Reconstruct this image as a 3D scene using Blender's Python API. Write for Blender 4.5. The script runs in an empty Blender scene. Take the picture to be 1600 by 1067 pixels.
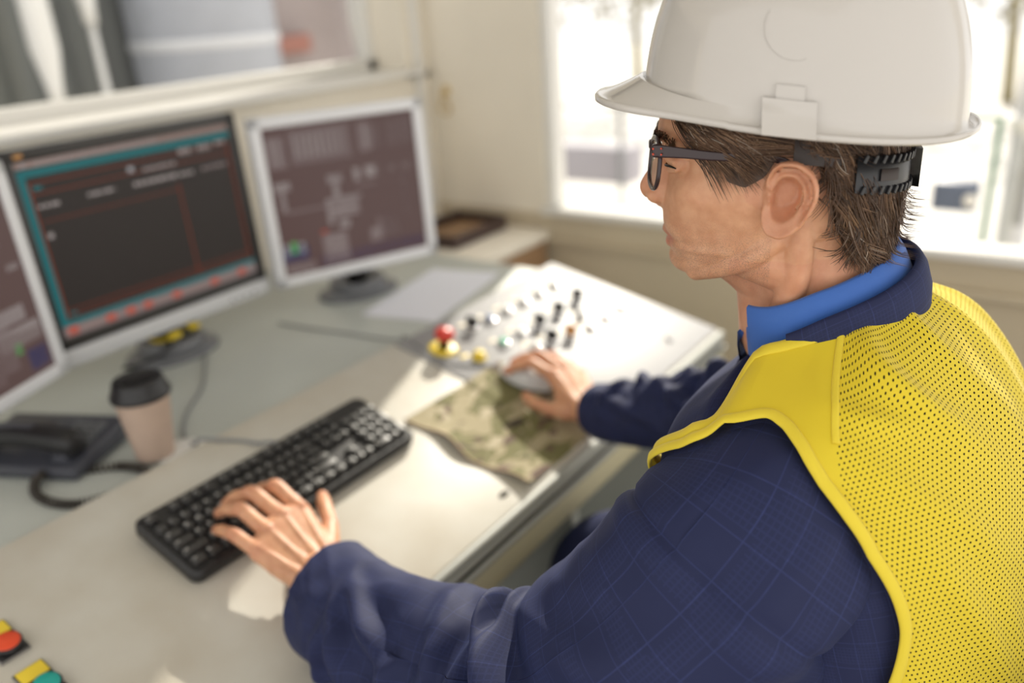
import bpy, bmesh, math, random
import numpy as np
from math import sin, cos, pi, radians, sqrt, atan2
from mathutils import Vector, Matrix, noise as mnoise
random.seed(7); rng = np.random.RandomState(7)
SC = bpy.context.scene; COL = SC.collection
A = np.array
# ------------------------------------------------------------------ camera
YAW, PITCH, ROLL, FPX = radians(36.6275), radians(22.6394), radians(-3.8617), 1307.84
CAM = A([-0.47973, -1.04476, 1.46144])
_fw = A([cos(PITCH)*cos(YAW), cos(PITCH)*sin(YAW), -sin(PITCH)])
_r0 = A([sin(YAW), -cos(YAW), 0.0]); _u0 = np.cross(_r0, _fw)
_r = cos(ROLL)*_r0 + sin(ROLL)*_u0; _u = -sin(ROLL)*_r0 + cos(ROLL)*_u0
cd = bpy.data.cameras.new('camera'); cam = bpy.data.objects.new('camera', cd); COL.objects.link(cam)
cam.matrix_world = Matrix(((_r[0], _u[0], -_fw[0], CAM[0]), (_r[1], _u[1], -_fw[1], CAM[1]), (_r[2], _u[2], -_fw[2], CAM[2]), (0, 0, 0, 1)))
cd.sensor_width = 36.0; cd.lens = FPX*36/1600; cd.clip_start = .02; cd.clip_end = 200
cd.dof.use_dof = True; cd.dof.focus_distance = .715; cd.dof.aperture_fstop = 1.95; cd.dof.aperture_blades = 9
SC.camera = cam
SL = radians(12.7)                                   # slope of the console top
NC = A([0, -sin(SL), cos(SL)]); YC = A([0, cos(SL), sin(SL)]); C0 = A([0, 0, .80])
def con(x, y, h=0.0):                                # a point on the console top (x along, y up the slope), h above it
    k = y/cos(SL)
    return C0 + A([x, 0, 0]) + YC*k + NC*h
# ------------------------------------------------------------------ objects
def new_obj(name, data, parent=None):
    o = bpy.data.objects.new(name, data); COL.objects.link(o)
    if parent is not None: o.parent = parent
    return o
def tag(o, label, cat=None, group=None, kind=None):
    if label: o['label'] = label
    if cat: o['category'] = cat
    if group: o['group'] = group
    if kind: o['kind'] = kind
    return o
def empty(name, label, cat, loc=(0, 0, 0), group=None):
    o = new_obj(name, None); o.location = Vector(loc); o.empty_display_size = .05
    return tag(o, label, cat, group)
class MB:
    """collects shapes (world or local coordinates) into one mesh object"""
    def __init__(s): s.v = []; s.f = []; s.m = []; s.uv = None; s.sm = []
    def add(s, verts, faces, mi=0, smooth=True):
        b = len(s.v); s.v += [tuple(map(float, p)) for p in verts]
        s.f += [tuple(int(i)+b for i in f) for f in faces]; s.m += [mi]*len(faces); s.sm += [smooth]*len(faces)
        return s
    def bm(s, bm, M=None, mi=0, smooth=False):
        bm.verts.index_update()
        vs = [(M @ v.co) if M is not None else v.co for v in bm.verts]
        s.add(vs, [[v.index for v in f.verts] for f in bm.faces], mi, smooth); bm.free(); return s
    def box(s, c, size, R=None, bev=0.0, seg=2, mi=0):
        b = bmesh.new(); bmesh.ops.create_cube(b, size=1)
        for v in b.verts: v.co = Vector((v.co.x*size[0], v.co.y*size[1], v.co.z*size[2]))
        if bev > 0: bmesh.ops.bevel(b, geom=list(b.edges), offset=bev, segments=seg, profile=.5, affect='EDGES')
        M = Matrix.Translation(Vector(c))
        if R is not None: M = M @ R
        return s.bm(b, M, mi, bev > 0)
    def lathe(s, prof, M=None, n=32, mi=0, sx=1.0, sy=1.0, caps=True, smooth=True):
        vs = []; fs = []; k = len(prof)
        for i in range(n):
            a = 2*pi*i/n
            for (r, z) in prof: vs.append((r*cos(a)*sx, r*sin(a)*sy, z))
        for i in range(n):
            j = (i+1) % n
            for q in range(k-1): fs.append((i*k+q, j*k+q, j*k+q+1, i*k+q+1))
        if caps:
            if prof[0][0] > 1e-5: fs.append([i*k for i in range(n)][::-1])
            if prof[-1][0] > 1e-5: fs.append([i*k+k-1 for i in range(n)])
        if M is not None: vs = [M @ Vector(v) for v in vs]
        return s.add(vs, fs, mi, smooth)
    def tube(s, pts, rad, n=10, mi=0, caps=True, closed=False, sq=1.0):
        v, f = tube_geo(pts, rad, n, caps, closed); return s.add(v, f, mi)
    def grid(s, G, mi=0, cu=False, cv=False, flip=False):
        G = np.asarray(G); a, b = G.shape[:2]; fs = []
        for i in range(a if cu else a-1):
            for j in range(b if cv else b-1):
                q = (i*b+j, ((i+1) % a)*b+j, ((i+1) % a)*b+(j+1) % b, i*b+(j+1) % b)
                fs.append(q[::-1] if flip else q)
        return s.add(G.reshape(-1, 3), fs, mi)
    def obj(s, name, mats, parent=None, loc=None, weld=0.0):
        me = bpy.data.meshes.new(name); me.from_pydata(s.v, [], s.f)
        if not isinstance(mats, (list, tuple)): mats = [mats]
        for m in mats: me.materials.append(m)
        me.polygons.foreach_set('material_index', s.m); me.polygons.foreach_set('use_smooth', s.sm)
        me.update()
        o = new_obj(name, me, parent)
        if loc is not None: o.location = Vector(loc)
        return o
def catmull(keys, n):
    """smooth curve through the rows of keys, n samples"""
    K = np.asarray(keys, float); m = len(K); P = np.vstack([2*K[0]-K[1], K, 2*K[-1]-K[-2]])
    out = []
    for t in np.linspace(0, m-1, n):
        i = min(int(t), m-2); f = t-i; p0, p1, p2, p3 = P[i], P[i+1], P[i+2], P[i+3]
        out.append(.5*((2*p1)+(-p0+p2)*f+(2*p0-5*p1+4*p2-p3)*f*f+(-p0+3*p1-3*p2+p3)*f**3))
    return A(out)
def frames(P, up=(0, 0, 1)):
    P = np.asarray(P, float); T = np.gradient(P, axis=0); T /= np.linalg.norm(T, axis=1)[:, None]+1e-12
    u = A(up, float); u = u-T[0]*(u@T[0])
    if np.linalg.norm(u) < 1e-4: u = A([1., 0, 0])-T[0]*T[0][0]
    u /= np.linalg.norm(u); U = []
    for t in T:
        u = u-t*(u@t); u /= np.linalg.norm(u)+1e-12; U.append(u.copy())
    U = A(U); return T, U, np.cross(T, U)
def tube_geo(pts, rad, n=10, caps=True, closed=False):
    P = np.asarray(pts, float); m = len(P)
    R = np.full(m, rad, float) if np.isscalar(rad) else np.asarray(rad, float)
    T, U, V = frames(P); vs = []; fs = []
    for i in range(m):
        for k in range(n):
            a = 2*pi*k/n; vs.append(P[i]+(U[i]*cos(a)+V[i]*sin(a))*R[i])
    for i in range(m if closed else m-1):
        for k in range(n):
            j = (i+1) % m; fs.append((i*n+k, i*n+(k+1) % n, j*n+(k+1) % n, j*n+k))
    if caps and not closed:
        fs.append([k for k in range(n)][::-1]); fs.append([(m-1)*n+k for k in range(n)])
    return vs, fs
def basis(x, y, z, o=(0, 0, 0)):
    return Matrix(((x[0], y[0], z[0], o[0]), (x[1], y[1], z[1], o[1]), (x[2], y[2], z[2], o[2]), (0, 0, 0, 1)))
def nz(p, s): return mnoise.noise(Vector((p[0]*s, p[1]*s, p[2]*s)))
# ------------------------------------------------------------------ materials
def mat(name, col, rough=.5, metal=0.0, spec=.5, var=0.0, scale=8.0, bump=0.0, bscale=200.0, coat=0.0, sub=0.0, emit=None, es=0.0, stain=None):
    m = bpy.data.materials.new(name); m.use_nodes = True; nt = m.node_tree; N = nt.nodes; L = nt.links
    b = N['Principled BSDF']; b.inputs['Base Color'].default_value = (*col, 1); b.inputs['Roughness'].default_value = rough
    b.inputs['Metallic'].default_value = metal; b.inputs['Specular IOR Level'].default_value = spec
    b.inputs['Coat Weight'].default_value = coat
    if sub: b.inputs['Subsurface Weight'].default_value = sub; b.inputs['Subsurface Radius'].default_value = (.008, .003, .0015); b.inputs['Subsurface Scale'].default_value = 1.0
    if emit: b.inputs['Emission Color'].default_value = (*emit, 1); b.inputs['Emission Strength'].default_value = es
    tc = N.new('ShaderNodeTexCoord')
    if var > 0:
        n = N.new('ShaderNodeTexNoise'); n.inputs['Scale'].default_value = scale; n.inputs['Detail'].default_value = 5
        L.new(tc.outputs['Object'], n.inputs['Vector'])
        r = N.new('ShaderNodeValToRGB'); r.color_ramp.elements[0].position = .3; r.color_ramp.elements[1].position = .72
        r.color_ramp.elements[0].color = (*[max(0, c*(1-var)) for c in (stain or col)], 1); r.color_ramp.elements[1].color = (*[min(1, c*(1+var*.5)) for c in col], 1)
        L.new(n.outputs['Fac'], r.inputs['Fac']); L.new(r.outputs['Color'], b.inputs['Base Color'])
    if bump > 0:
        n2 = N.new('ShaderNodeTexNoise'); n2.inputs['Scale'].default_value = bscale; n2.inputs['Detail'].default_value = 3
        L.new(tc.outputs['Object'], n2.inputs['Vector'])
        bp = N.new('ShaderNodeBump'); bp.inputs['Strength'].default_value = bump; bp.inputs['Distance'].default_value = .002
        L.new(n2.outputs['Fac'], bp.inputs['Height']); L.new(bp.outputs['Normal'], b.inputs['Normal'])
    return m
def glass_mat(name, tint=(1, 1, 1), refl=.08, rough=.0):
    m = bpy.data.materials.new(name); m.use_nodes = True; nt = m.node_tree; N = nt.nodes; L = nt.links
    N.remove(N['Principled BSDF']); out = N['Material Output']
    t = N.new('ShaderNodeBsdfTransparent'); t.inputs['Color'].default_value = (*tint, 1)
    g = N.new('ShaderNodeBsdfGlossy'); g.inputs['Roughness'].default_value = rough
    fr = N.new('ShaderNodeFresnel'); fr.inputs['IOR'].default_value = 1.45
    mx = N.new('ShaderNodeMixShader'); mth = N.new('ShaderNodeMath'); mth.operation = 'MULTIPLY'; mth.inputs[1].default_value = refl/.04*.5
    mth.use_clamp = True
    ge = N.new('ShaderNodeNewGeometry'); iv = N.new('ShaderNodeMath'); iv.operation = 'SUBTRACT'; iv.inputs[0].default_value = 1; L.new(ge.outputs['Backfacing'], iv.inputs[1]); m3 = N.new('ShaderNodeMath'); m3.operation = 'MULTIPLY'
    L.new(fr.outputs[0], mth.inputs[0]); L.new(mth.outputs[0], m3.inputs[0]); L.new(iv.outputs[0], m3.inputs[1]); L.new(m3.outputs[0], mx.inputs[0]); L.new(t.outputs[0], mx.inputs[1]); L.new(g.outputs[0], mx.inputs[2])
    L.new(mx.outputs[0], out.inputs['Surface']); return m
M = {}
def defmats():
    M['wall'] = mat('cream_wall', (.86, .80, .69), .6, var=.06, scale=3)
    M['panel_wall'] = mat('beige_panel', (.58, .50, .37), .55, var=.06, scale=3)
    M['frame'] = mat('white_window_frame', (.78, .77, .74), .35)
    M['floor'] = mat('brown_floor', (.20, .15, .09), .6, var=.2, scale=6)
    M['ceiling'] = mat('ceiling_white', (.8, .78, .73), .7)
    M['glass'] = glass_mat('window_glass')
    M['worktop'] = mat('cream_worktop', (.56, .55, .50), .32, var=.10, scale=7, stain=(.54, .50, .42), bump=.02, bscale=90)
    M['desk'] = mat('grey_green_desktop', (.50, .53, .50), .34, var=.06, scale=5)
    M['alu'] = mat('brushed_panel', (.33, .33, .34), .52, metal=.1, spec=.3, var=.08, scale=4)
    M['trim'] = mat('aluminium_trim', (.36, .37, .35), .6, metal=.15)
    M['fascia'] = mat('olive_cream_fascia', (.55, .52, .37), .4, var=.05)
    M['dark'] = mat('dark_gap', (.05, .045, .03), .7)
    M['chrome'] = mat('chrome', (.85, .85, .86), .16, metal=1)
    M['black'] = mat('black_plastic', (.014, .014, .016), .38)
    M['keycap'] = mat('keycap_black', (.040, .039, .039), .36, bump=.05, bscale=900)
    M['legend'] = mat('key_legend_white', (.85, .85, .83), .5)
    M['phone'] = mat('phone_charcoal', (.060, .064, .082), .36)
    M['cord'] = mat('cord_brown_black', (.045, .038, .032), .45)
    M['grey_cable'] = mat('grey_cable', (.25, .26, .27), .5)
    M['cup'] = mat('cup_paper', (.60, .45, .36), .6, bump=.3, bscale=260, var=.06, scale=30)
    M['white'] = mat('white_plastic', (.82, .82, .80), .4)
    M['mon_white'] = mat('monitor_white', (.74, .75, .78), .4)
    M['mon_silver'] = mat('monitor_silver', (.60, .61, .63), .35)
    M['mon_black'] = mat('monitor_black', (.03, .028, .027), .35)
    M['base_grey'] = mat('stand_grey', (.16, .165, .18), .32); M['phone_key'] = mat('phone_key_grey', (.20, .21, .22), .45)
    M['paper'] = mat('paper', (.78, .80, .88), .7)
    M['red'] = mat('red_plastic', (.62, .045, .03), .35)
    M['yellow'] = mat('yellow_plastic', (.80, .60, .04), .4)
    M['green'] = mat('green_plastic', (.02, .42, .24), .35)
    M['teal'] = mat('teal_plastic', (.01, .36, .31), .4)
    M['redtop'] = mat('red_button_top', (.72, .07, .02), .4)
    M['blue'] = mat('blue_plastic', (.10, .16, .32), .35)
    M['orange_brown'] = mat('amber_plastic', (.55, .27, .08), .35)
    M['legend_plate'] = mat('legend_plate', (.78, .68, .48), .5)
    M['plate_grey'] = mat('plate_grey', (.20, .19, .18), .45)
defmats()
# ------------------------------------------------------------------ light
w = bpy.data.worlds.new('sky'); SC.world = w; w.use_nodes = True
bg = w.node_tree.nodes['Background']; bg.inputs['Color'].default_value = (1.0, .97, .925, 1); bg.inputs['Strength'].default_value = .9
ld = bpy.data.lights.new('sun', 'SUN'); ld.energy = 4.0; ld.angle = radians(.7); ld.color = (1, .93, .80)
sun = bpy.data.objects.new('sun', ld); COL.objects.link(sun)
sdir = Vector((-.83, -.272, -.50)).normalized(); sun.rotation_euler = sdir.to_track_quat('-Z', 'Y').to_euler(); sun.location = (4, 2, 4)
SC.view_settings.view_transform = 'Standard'; SC.view_settings.look = 'None'; SC.view_settings.gamma = 1; SC.view_settings.use_curve_mapping = False
SC.view_settings.exposure = .68
SC.cycles.use_denoising = True; SC.cycles.max_bounces = 8; SC.cycles.transparent_max_bounces = 16
# ================================================================== the setting
def struct(name, mb, m, label=None):
    o = mb.obj(name, m); o['kind'] = 'structure'
    if label: o['label'] = label; o['category'] = name.split('_')[0]
    return o
XW, YB = 1.72, .86           # inner faces of the right wall and of the back wall
struct('floor', MB().box((.2, -.4, -.03), (4.2, 3.4, .06)), M['floor'], 'brown floor of the control cabin under the desk')
struct('ceiling', MB().box((.4, -.4, 2.33), (3.2, 3.0, .06)), M['ceiling'], 'pale ceiling of the control cabin')
# right wall: low beige wall, white window band above it, cream pier to the corner
mb = MB()
mb.box((XW+.06, -.65, .355), (.12, 3.1, .71), mi=1); mb.box((XW+.06, -.65, .755), (.12, 3.1, .09), mi=1)
mb.box((XW+.06, .66, 1.55), (.12, .48, 1.5)); mb.box((XW+.06, -.65, 2.2), (.12, 3.1, .2)); mb.box((XW+.06, -2.0, 1.55), (.12, .4, 1.5))
struct('wall_right', mb, [M['wall'], M['panel_wall']], 'cream and beige wall with the bright window on the right')
struct('trim_1', MB().box((XW-.012, -.65, .715), (.024, 3.1, .018), bev=.003), M['panel_wall'], 'thin beige ledge along the low wall under the bright window')
mb = MB()
mb.box((XW+.03, -.69, .808), (.10, 2.24, .024), bev=.004); mb.box((XW+.045, .405, 1.46), (.07, .03, 1.28), bev=.004)
mb.box((XW+.045, -.69, 2.085), (.07, 2.2, .03), bev=.004); mb.box((XW+.045, -1.79, 1.46), (.07, .03, 1.28), bev=.004)
wf = struct('window_2', mb, M['frame'], 'bright overexposed window with white frame behind the hard hat')
mb = MB().box((XW+.045, -.69, 1.46), (.006, 2.16, 1.25)); mb.obj('glass_pane', M['glass'], wf)
# back wall with the wide reflecting window and its deep sill
mb = MB()
mb.box((.2, YB+.10, .62), (3.04, .20, 1.24)); mb.box((.2, YB+.10, 2.2), (3.04, .20, .2)); mb.box((1.70, YB+.10, 1.67), (.16, .20, .90)); mb.box((-1.3, YB+.1, 1.67), (.1, .2, .9))
struct('wall_back', mb, M['wall'], 'cream wall behind the monitors with the wide window')
mb = MB()
mb.box((.16, YB+.16, 1.265), (2.96, .05, .05), bev=.005); mb.box((1.605, YB+.16, 1.69), (.045, .05, .88), bev=.005); mb.box((.16, YB+.16, 2.085), (2.96, .05, .05), bev=.005); mb.box((-1.25, YB+.16, 1.69), (.05, .05, .88), bev=.005)
wb = struct('window_1', mb, M['frame'], 'wide hazy window behind the monitors')
MB().box((.16, YB+.16, 1.68), (2.9, .006, .85)).obj('glass_pane', M['glass'], wb)
struct('trim_2', MB().box((.16, YB+.05, 1.245), (2.98, .20, .02), bev=.003), M['frame'], 'pale deep sill under the wide window behind the monitors')
struct('trim_3', MB().box((1.665, YB-.008, 1.55), (.03, .016, 1.5), bev=.003), M['frame'], 'cream corner strip beside the wide window')
# ================================================================== desk and console
X0, X1 = -.75, 1.226
def slopebox(mb, x0, x1, y0, y1, h0, h1, mi=0, bev=0.0):
    c = con((x0+x1)/2, (y0+y1)/2, (h0+h1)/2); R = basis((1, 0, 0), YC, NC)
    mb.box(c, (x1-x0, (y1-y0)/cos(SL), h1-h0), R, bev, 2, mi); return mb
console = empty('control_console', 'cream sloping control console with metal button panel at its far end', 'console', (.3, -.15, 0))
P = lambda o: (o, console)
def cobj(mb, name, m, par=None):
    par = par or console; off = A(console.location)
    root = par
    mb.v = [tuple(A(v)-off) for v in mb.v]
    return mb.obj(name, m, par)
mb = MB(); slopebox(mb, X0, X1, -.372, .085, -.022, 0, bev=.004); cobj(mb, 'worktop', M['worktop'])
mb = MB()
pts = [con(X0, -.376, -.008), con(X1, -.376, -.008)]; mb.tube(pts, .0085, 14); mb.box(((X0+X1)/2, -.378, .694), (X1-X0, .010, .012), bev=.003)
cobj(mb, 'front_trim', M['trim'])
mb = MB(); mb.box(((X0+X1)/2, -.372, .682), (X1-X0, .016, .018)); cobj(mb, 'shadow_strip', M['dark'])  # solid strip, the shadow line under the trim painted in as dark colour
mb = MB(); mb.box(((X0+X1)/2, -.372, .647), (X1-X0, .024, .058), bev=.006); cobj(mb, 'front_fascia', M['fascia'])
mb = MB(); mb.box(((X0+X1)/2, -.386, .679), (X1-X0, .008, .010), bev=.003); cobj(mb, 'fascia_strip', M['trim'])
# end panel and knee space panels under the slope
for x in (X0+.012, .60, X1-.012):
    mb = MB(); vs = []
    for dx in (-.012, .012):
        vs += [(x+dx, -.358, 0.0), (x+dx, .08, 0.0), (x+dx, .08, con(0, .08, -.023)[2]), (x+dx, -.358, con(0, -.358, -.023)[2])]
    mb.add(vs, [(0, 1, 2, 3), (7, 6, 5, 4), (0, 4, 5, 1), (1, 5, 6, 2), (2, 6, 7, 3), (3, 7, 4, 0)], 0, False)
    cobj(mb, 'side_panel', M['desk'])
cobj(MB().box(((X0+X1)/2, .07, .40), (X1-X0-.05, .015, .79)), 'back_panel', M['desk'])
# metal plate with the buttons
mb = MB(); slopebox(mb, .635, X1-.003, -.366, .079, .0003, .003, bev=.001); cobj(mb, 'button_panel', M['alu'])
RC = basis((1, 0, 0), YC, NC)
def conM(x, y, h=0.0, rot=0.0):
    p = con(x, y, h); Mx = RC.copy().to_4x4(); Mx.translation = Vector(p); return Mx @ Matrix.Rotation(rot, 4, 'Z')
def button(x, y, cap, kind='push', h0=.003, s=1.0, bezel='chrome', ch=.012):
    name = {'push': 'push_button', 'sel': 'selector_switch', 'lamp': 'indicator_lamp'}[kind]
    mb = MB(); mb.lathe([(.0145*s, 0), (.0145*s, .004), (.0125*s, .0065), (.0105*s, .0065)], conM(x, y, h0), 28)
    b = cobj(mb, name, M[bezel])
    mb = MB()
    if kind == 'push': mb.lathe([(.0102*s, .003), (.0102*s, ch-.002), (.0085*s, ch), (0, ch+.0004)], conM(x, y, h0), 24)
    elif kind == 'lamp': mb.lathe([(.0105*s, .003), (.0105*s, .010), (.009*s, .015), (.005*s, .018), (0, .019)], conM(x, y, h0), 24)
    else:
        mb.lathe([(.0112*s, .003), (.0112*s, .012), (.010*s, .014), (0, .0142)], conM(x, y, h0), 24)
        Mx = conM(x, y, h0, .6); mb.box((Mx @ Vector((0, .002, .021))), (.0075*s, .027*s, .016), Mx.to_3x3().to_4x4(), .002)
    c = MB.obj; mb.v = [tuple(A(v)-A(console.location)) for v in mb.v]; mb.obj('cap' if kind == 'push' else ('knob' if kind == 'sel' else 'lens'), M[cap], b)
    return b
def plate(x, y, w=.02, h=.009, m='legend_plate'):
    mb = MB(); slopebox(mb, x-w/2, x+w/2, y-h/2, y+h/2, .003, .0042, bev=.0004); return cobj(mb, 'legend_plate', M[m])
for (x, y, cap, kind) in [(1.114, .003, 'white', 'push'), (1.048, .003, 'white', 'push'), (.984, .004, 'white', 'push'), (.921, .006, 'white', 'push'), (.858, .007, 'blue', 'push'), (.802, .012, 'black', 'sel'),
                          (1.096, -.070, 'black', 'sel'), (1.005, -.076, 'black', 'sel'), (.925, -.078, 'black', 'sel'), (.862, -.072, 'white', 'push'), (.798, -.072, 'green', 'push'),
                          (1.028, -.120, 'white', 'lamp'), (.935, -.150, 'orange_brown', 'sel'), (.886, -.133, 'black', 'sel'), (.838, -.126, 'white', 'push'),
                          (1.144, -.160, 'chrome', 'push'), (1.071, -.161, 'chrome', 'push'), (1.000, -.162, 'chrome', 'push')]:
    button(x, y, cap, kind); plate(x-.006, y+.024)
b = button(.716, -.070, 'yellow', 'push', bezel='yellow', s=1.05, ch=.016); plate(.70, -.046, m='yellow')
# emergency stop
mb = MB(); mb.lathe([(.030, 0), (.030, .003), (.026, .006), (.0135, .006)], conM(.690, .0, .003), 36); es = cobj(mb, 'emergency_stop', M['yellow']); es['label'] = 'red mushroom emergency stop on a yellow ring'
off = A(console.location)
mb = MB(); mb.lathe([(.0115, .004), (.0105, .026), (.013, .028)], conM(.690, 0, .003), 24, caps=False); mb.v = [tuple(A(v)-off) for v in mb.v]; mb.obj('stem', M['black'], es)
mb = MB(); mb.lathe([(.012, .027), (.0195, .029), (.0205, .035), (.0185, .043), (.011, .0475), (0, .049)], conM(.690, 0, .003), 32); mb.v = [tuple(A(v)-off) for v in mb.v]; mb.obj('mushroom_cap', M['red'], es)
# dome screw and slot
mb = MB(); mb.lathe([(.0085, 0), (.0078, .004), (.005, .0065), (0, .0075)], conM(1.089, -.309, .003), 20); cobj(mb, 'dome_screw', M['chrome'])
mb = MB(); mb.lathe([(.0105, 0.0), (.0100, .0012), (0, .0013)], conM(.418, -.341, 0.0), 20, sx=1.1, sy=.55); cobj(mb, 'dark_plug', M['dark'])
# two square buttons in the near corner
for (x, y, cap, lab) in ((-.215, -.066, 'redtop', 'square button with red round cap and yellow legend'), (-.2165, -.150, 'teal', 'square button with green round cap and yellow legend')):
    mb = MB(); slopebox(mb, x-.0175, x+.0175, y-.029, y+.031, 0, .004, bev=.001); pb = cobj(mb, 'square_button', M['plate_grey']); pb['label'] = lab
    mb = MB(); slopebox(mb, x-.0165, x+.0165, y-.0285, y+.030, .004, .0052, bev=.0003); mb.v = [tuple(A(v)-off) for v in mb.v]; mb.obj('border', M['black'], pb)
    mb = MB(); slopebox(mb, x-.0152, x+.0152, y+.0085, y+.0285, .0052, .0065, bev=.0003); mb.v = [tuple(A(v)-off) for v in mb.v]; mb.obj('legend', M['yellow'], pb)
    mb = MB(); mb.lathe([(.0165, .0052), (.0165, .0125), (.0155, .014), (.0140, .014)], conM(x, y-.012, 0), 32); mb.v = [tuple(A(v)-off) for v in mb.v]; mb.obj('ring', M['black'], pb)
    mb = MB(); mb.lathe([(.0142, .012), (.0142, .0150), (.0132, .0158), (0, .0160)], conM(x, y-.012, 0), 32); mb.v = [tuple(A(v)-off) for v in mb.v]; mb.obj('cap', M[cap], pb)
# rear desk
ZD = .78
desk = empty('rear_desk', 'low grey-green desk behind the console carrying monitors, phone and cup', 'desk', (.25, .45, 0))
def part_of(root, mb, name, m):
    off = A(root.matrix_world.translation if root.parent else root.location); mb.v = [tuple(A(v)-A(root_loc(root))) for v in mb.v]; return mb.obj(name, m, root)
def root_loc(o):
    p = A(o.location)
    while o.parent is not None: o = o.parent; p = p+A(o.location)
    return p
part_of(desk, MB().box((.26, .470, ZD-.0125), (2.02, .765, .025), bev=.003), 'desktop', M['desk'])
for x in (-.70, .25, 1.22): part_of(desk, MB().box((x, .47, (ZD-.025)/2), (.03, .70, ZD-.025)), 'side_panel', M['desk'])
# corner cabinet with a dark tray
cab = empty('corner_cabinet', 'low brown cabinet in the corner with a pale top edge', 'cabinet', (1.50, .62, 0))
M['brown'] = mat('brown_laminate', (.36, .22, .12), .45, var=.1, scale=6)
part_of(cab, MB().box((1.50, .62, .36), (.40, .42, .72), bev=.004), 'body', M['brown'])
part_of(cab, MB().box((1.50, .62, .735), (.42, .44, .03), bev=.004), 'top', M['wall'])
part_of(cab, MB().box((1.50, .405, .36), (.36, .014, .62), bev=.003), 'door', M['brown'])
tray = empty('tray', 'dark brown open tray lying on the corner cabinet', 'tray', (1.53, .64, .75))
M['tray'] = mat('dark_brown_tray', (.06, .035, .03), .45)
mb = MB(); mb.box((1.53, .64, .7535), (.27, .20, .006)); mb.box((1.53, .54, .772), (.27, .006, .043), bev=.002); mb.box((1.53, .74, .772), (.27, .006, .043), bev=.002); mb.box((1.395, .64, .772), (.006, .20, .043), bev=.002); mb.box((1.665, .64, .772), (.006, .20, .043), bev=.002)
part_of(tray, mb, 'shell', M['tray'])
part_of(tray, MB().box((1.53, .64, .762), (.24, .17, .010), bev=.003), 'lining', M['brown'])
# hook with a cord on the right wall near the corner
hk = empty('wall_hook', 'small brass hook with a looped cord on the cream wall', 'hook', (XW, .79, 1.16))
M['brass'] = mat('brass', (.75, .58, .28), .25, metal=1)
a = np.linspace(0, 2*pi, 30)
part_of(hk, MB().lathe([(.016, 0), (.016, .004), (.011, .008), (0, .009)], Matrix.Translation((XW, .79, 1.175)) @ Matrix.Rotation(-pi/2, 4, 'Y'), 24), 'plate', M['brass'])
part_of(hk, MB().tube([(XW-.004, .79, 1.175), (XW-.02, .79, 1.172), (XW-.028, .79, 1.160), (XW-.026, .79, 1.146), (XW-.018, .79, 1.140)], .003, 10), 'hook_arm', M['brass'])
part_of(hk, MB().tube([(XW-.014+.004*sin(2*t), .79+.020*sin(t), 1.138+.024*cos(t)-.012) for t in a], .003, 8), 'loop', M['brass'])
part_of(hk, MB().tube(catmull([(XW-.012, .79, 1.11), (XW-.010, .788, 1.0), (XW-.012, .792, .90), (XW-.010, .79, .76)], 20), .0025, 8), 'cord', M['wall'])
# ================================================================== monitors
def emis(name, col, s=1.0, rough=.3):
    return mat(name, tuple(c*.2 for c in col), rough, spec=.2, emit=col, es=s*.55)
M['screen'] = mat('dark_screen', (.010, .008, .008), .35, spec=.22, emit=(.012, .010, .009), es=1.0)  # weak emission lifts the black, haze over the screen put into the material
SCM = {'teal': emis('screen_teal', (.012, .12, .13)), 'rust': emis('screen_rust', (.16, .032, .015)), 'pink': emis('screen_menu_grey', (.24, .17, .15)), 'red': emis('screen_red', (.50, .06, .02)),
       'grey': emis('screen_grey', (.30, .26, .25)), 'light': emis('screen_light', (.30, .30, .31)), 'violet': emis('screen_violet', (.055, .05, .12)), 'green': emis('screen_green', (.10, .42, .12)),
       'navy': emis('screen_blue', (.03, .035, .10)), 'orange': emis('screen_orange', (.42, .20, .03)), 'mid': emis('screen_mid_grey', (.20, .155, .15)), 'wine': emis('screen_wine', (.095, .058, .054))}
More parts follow.
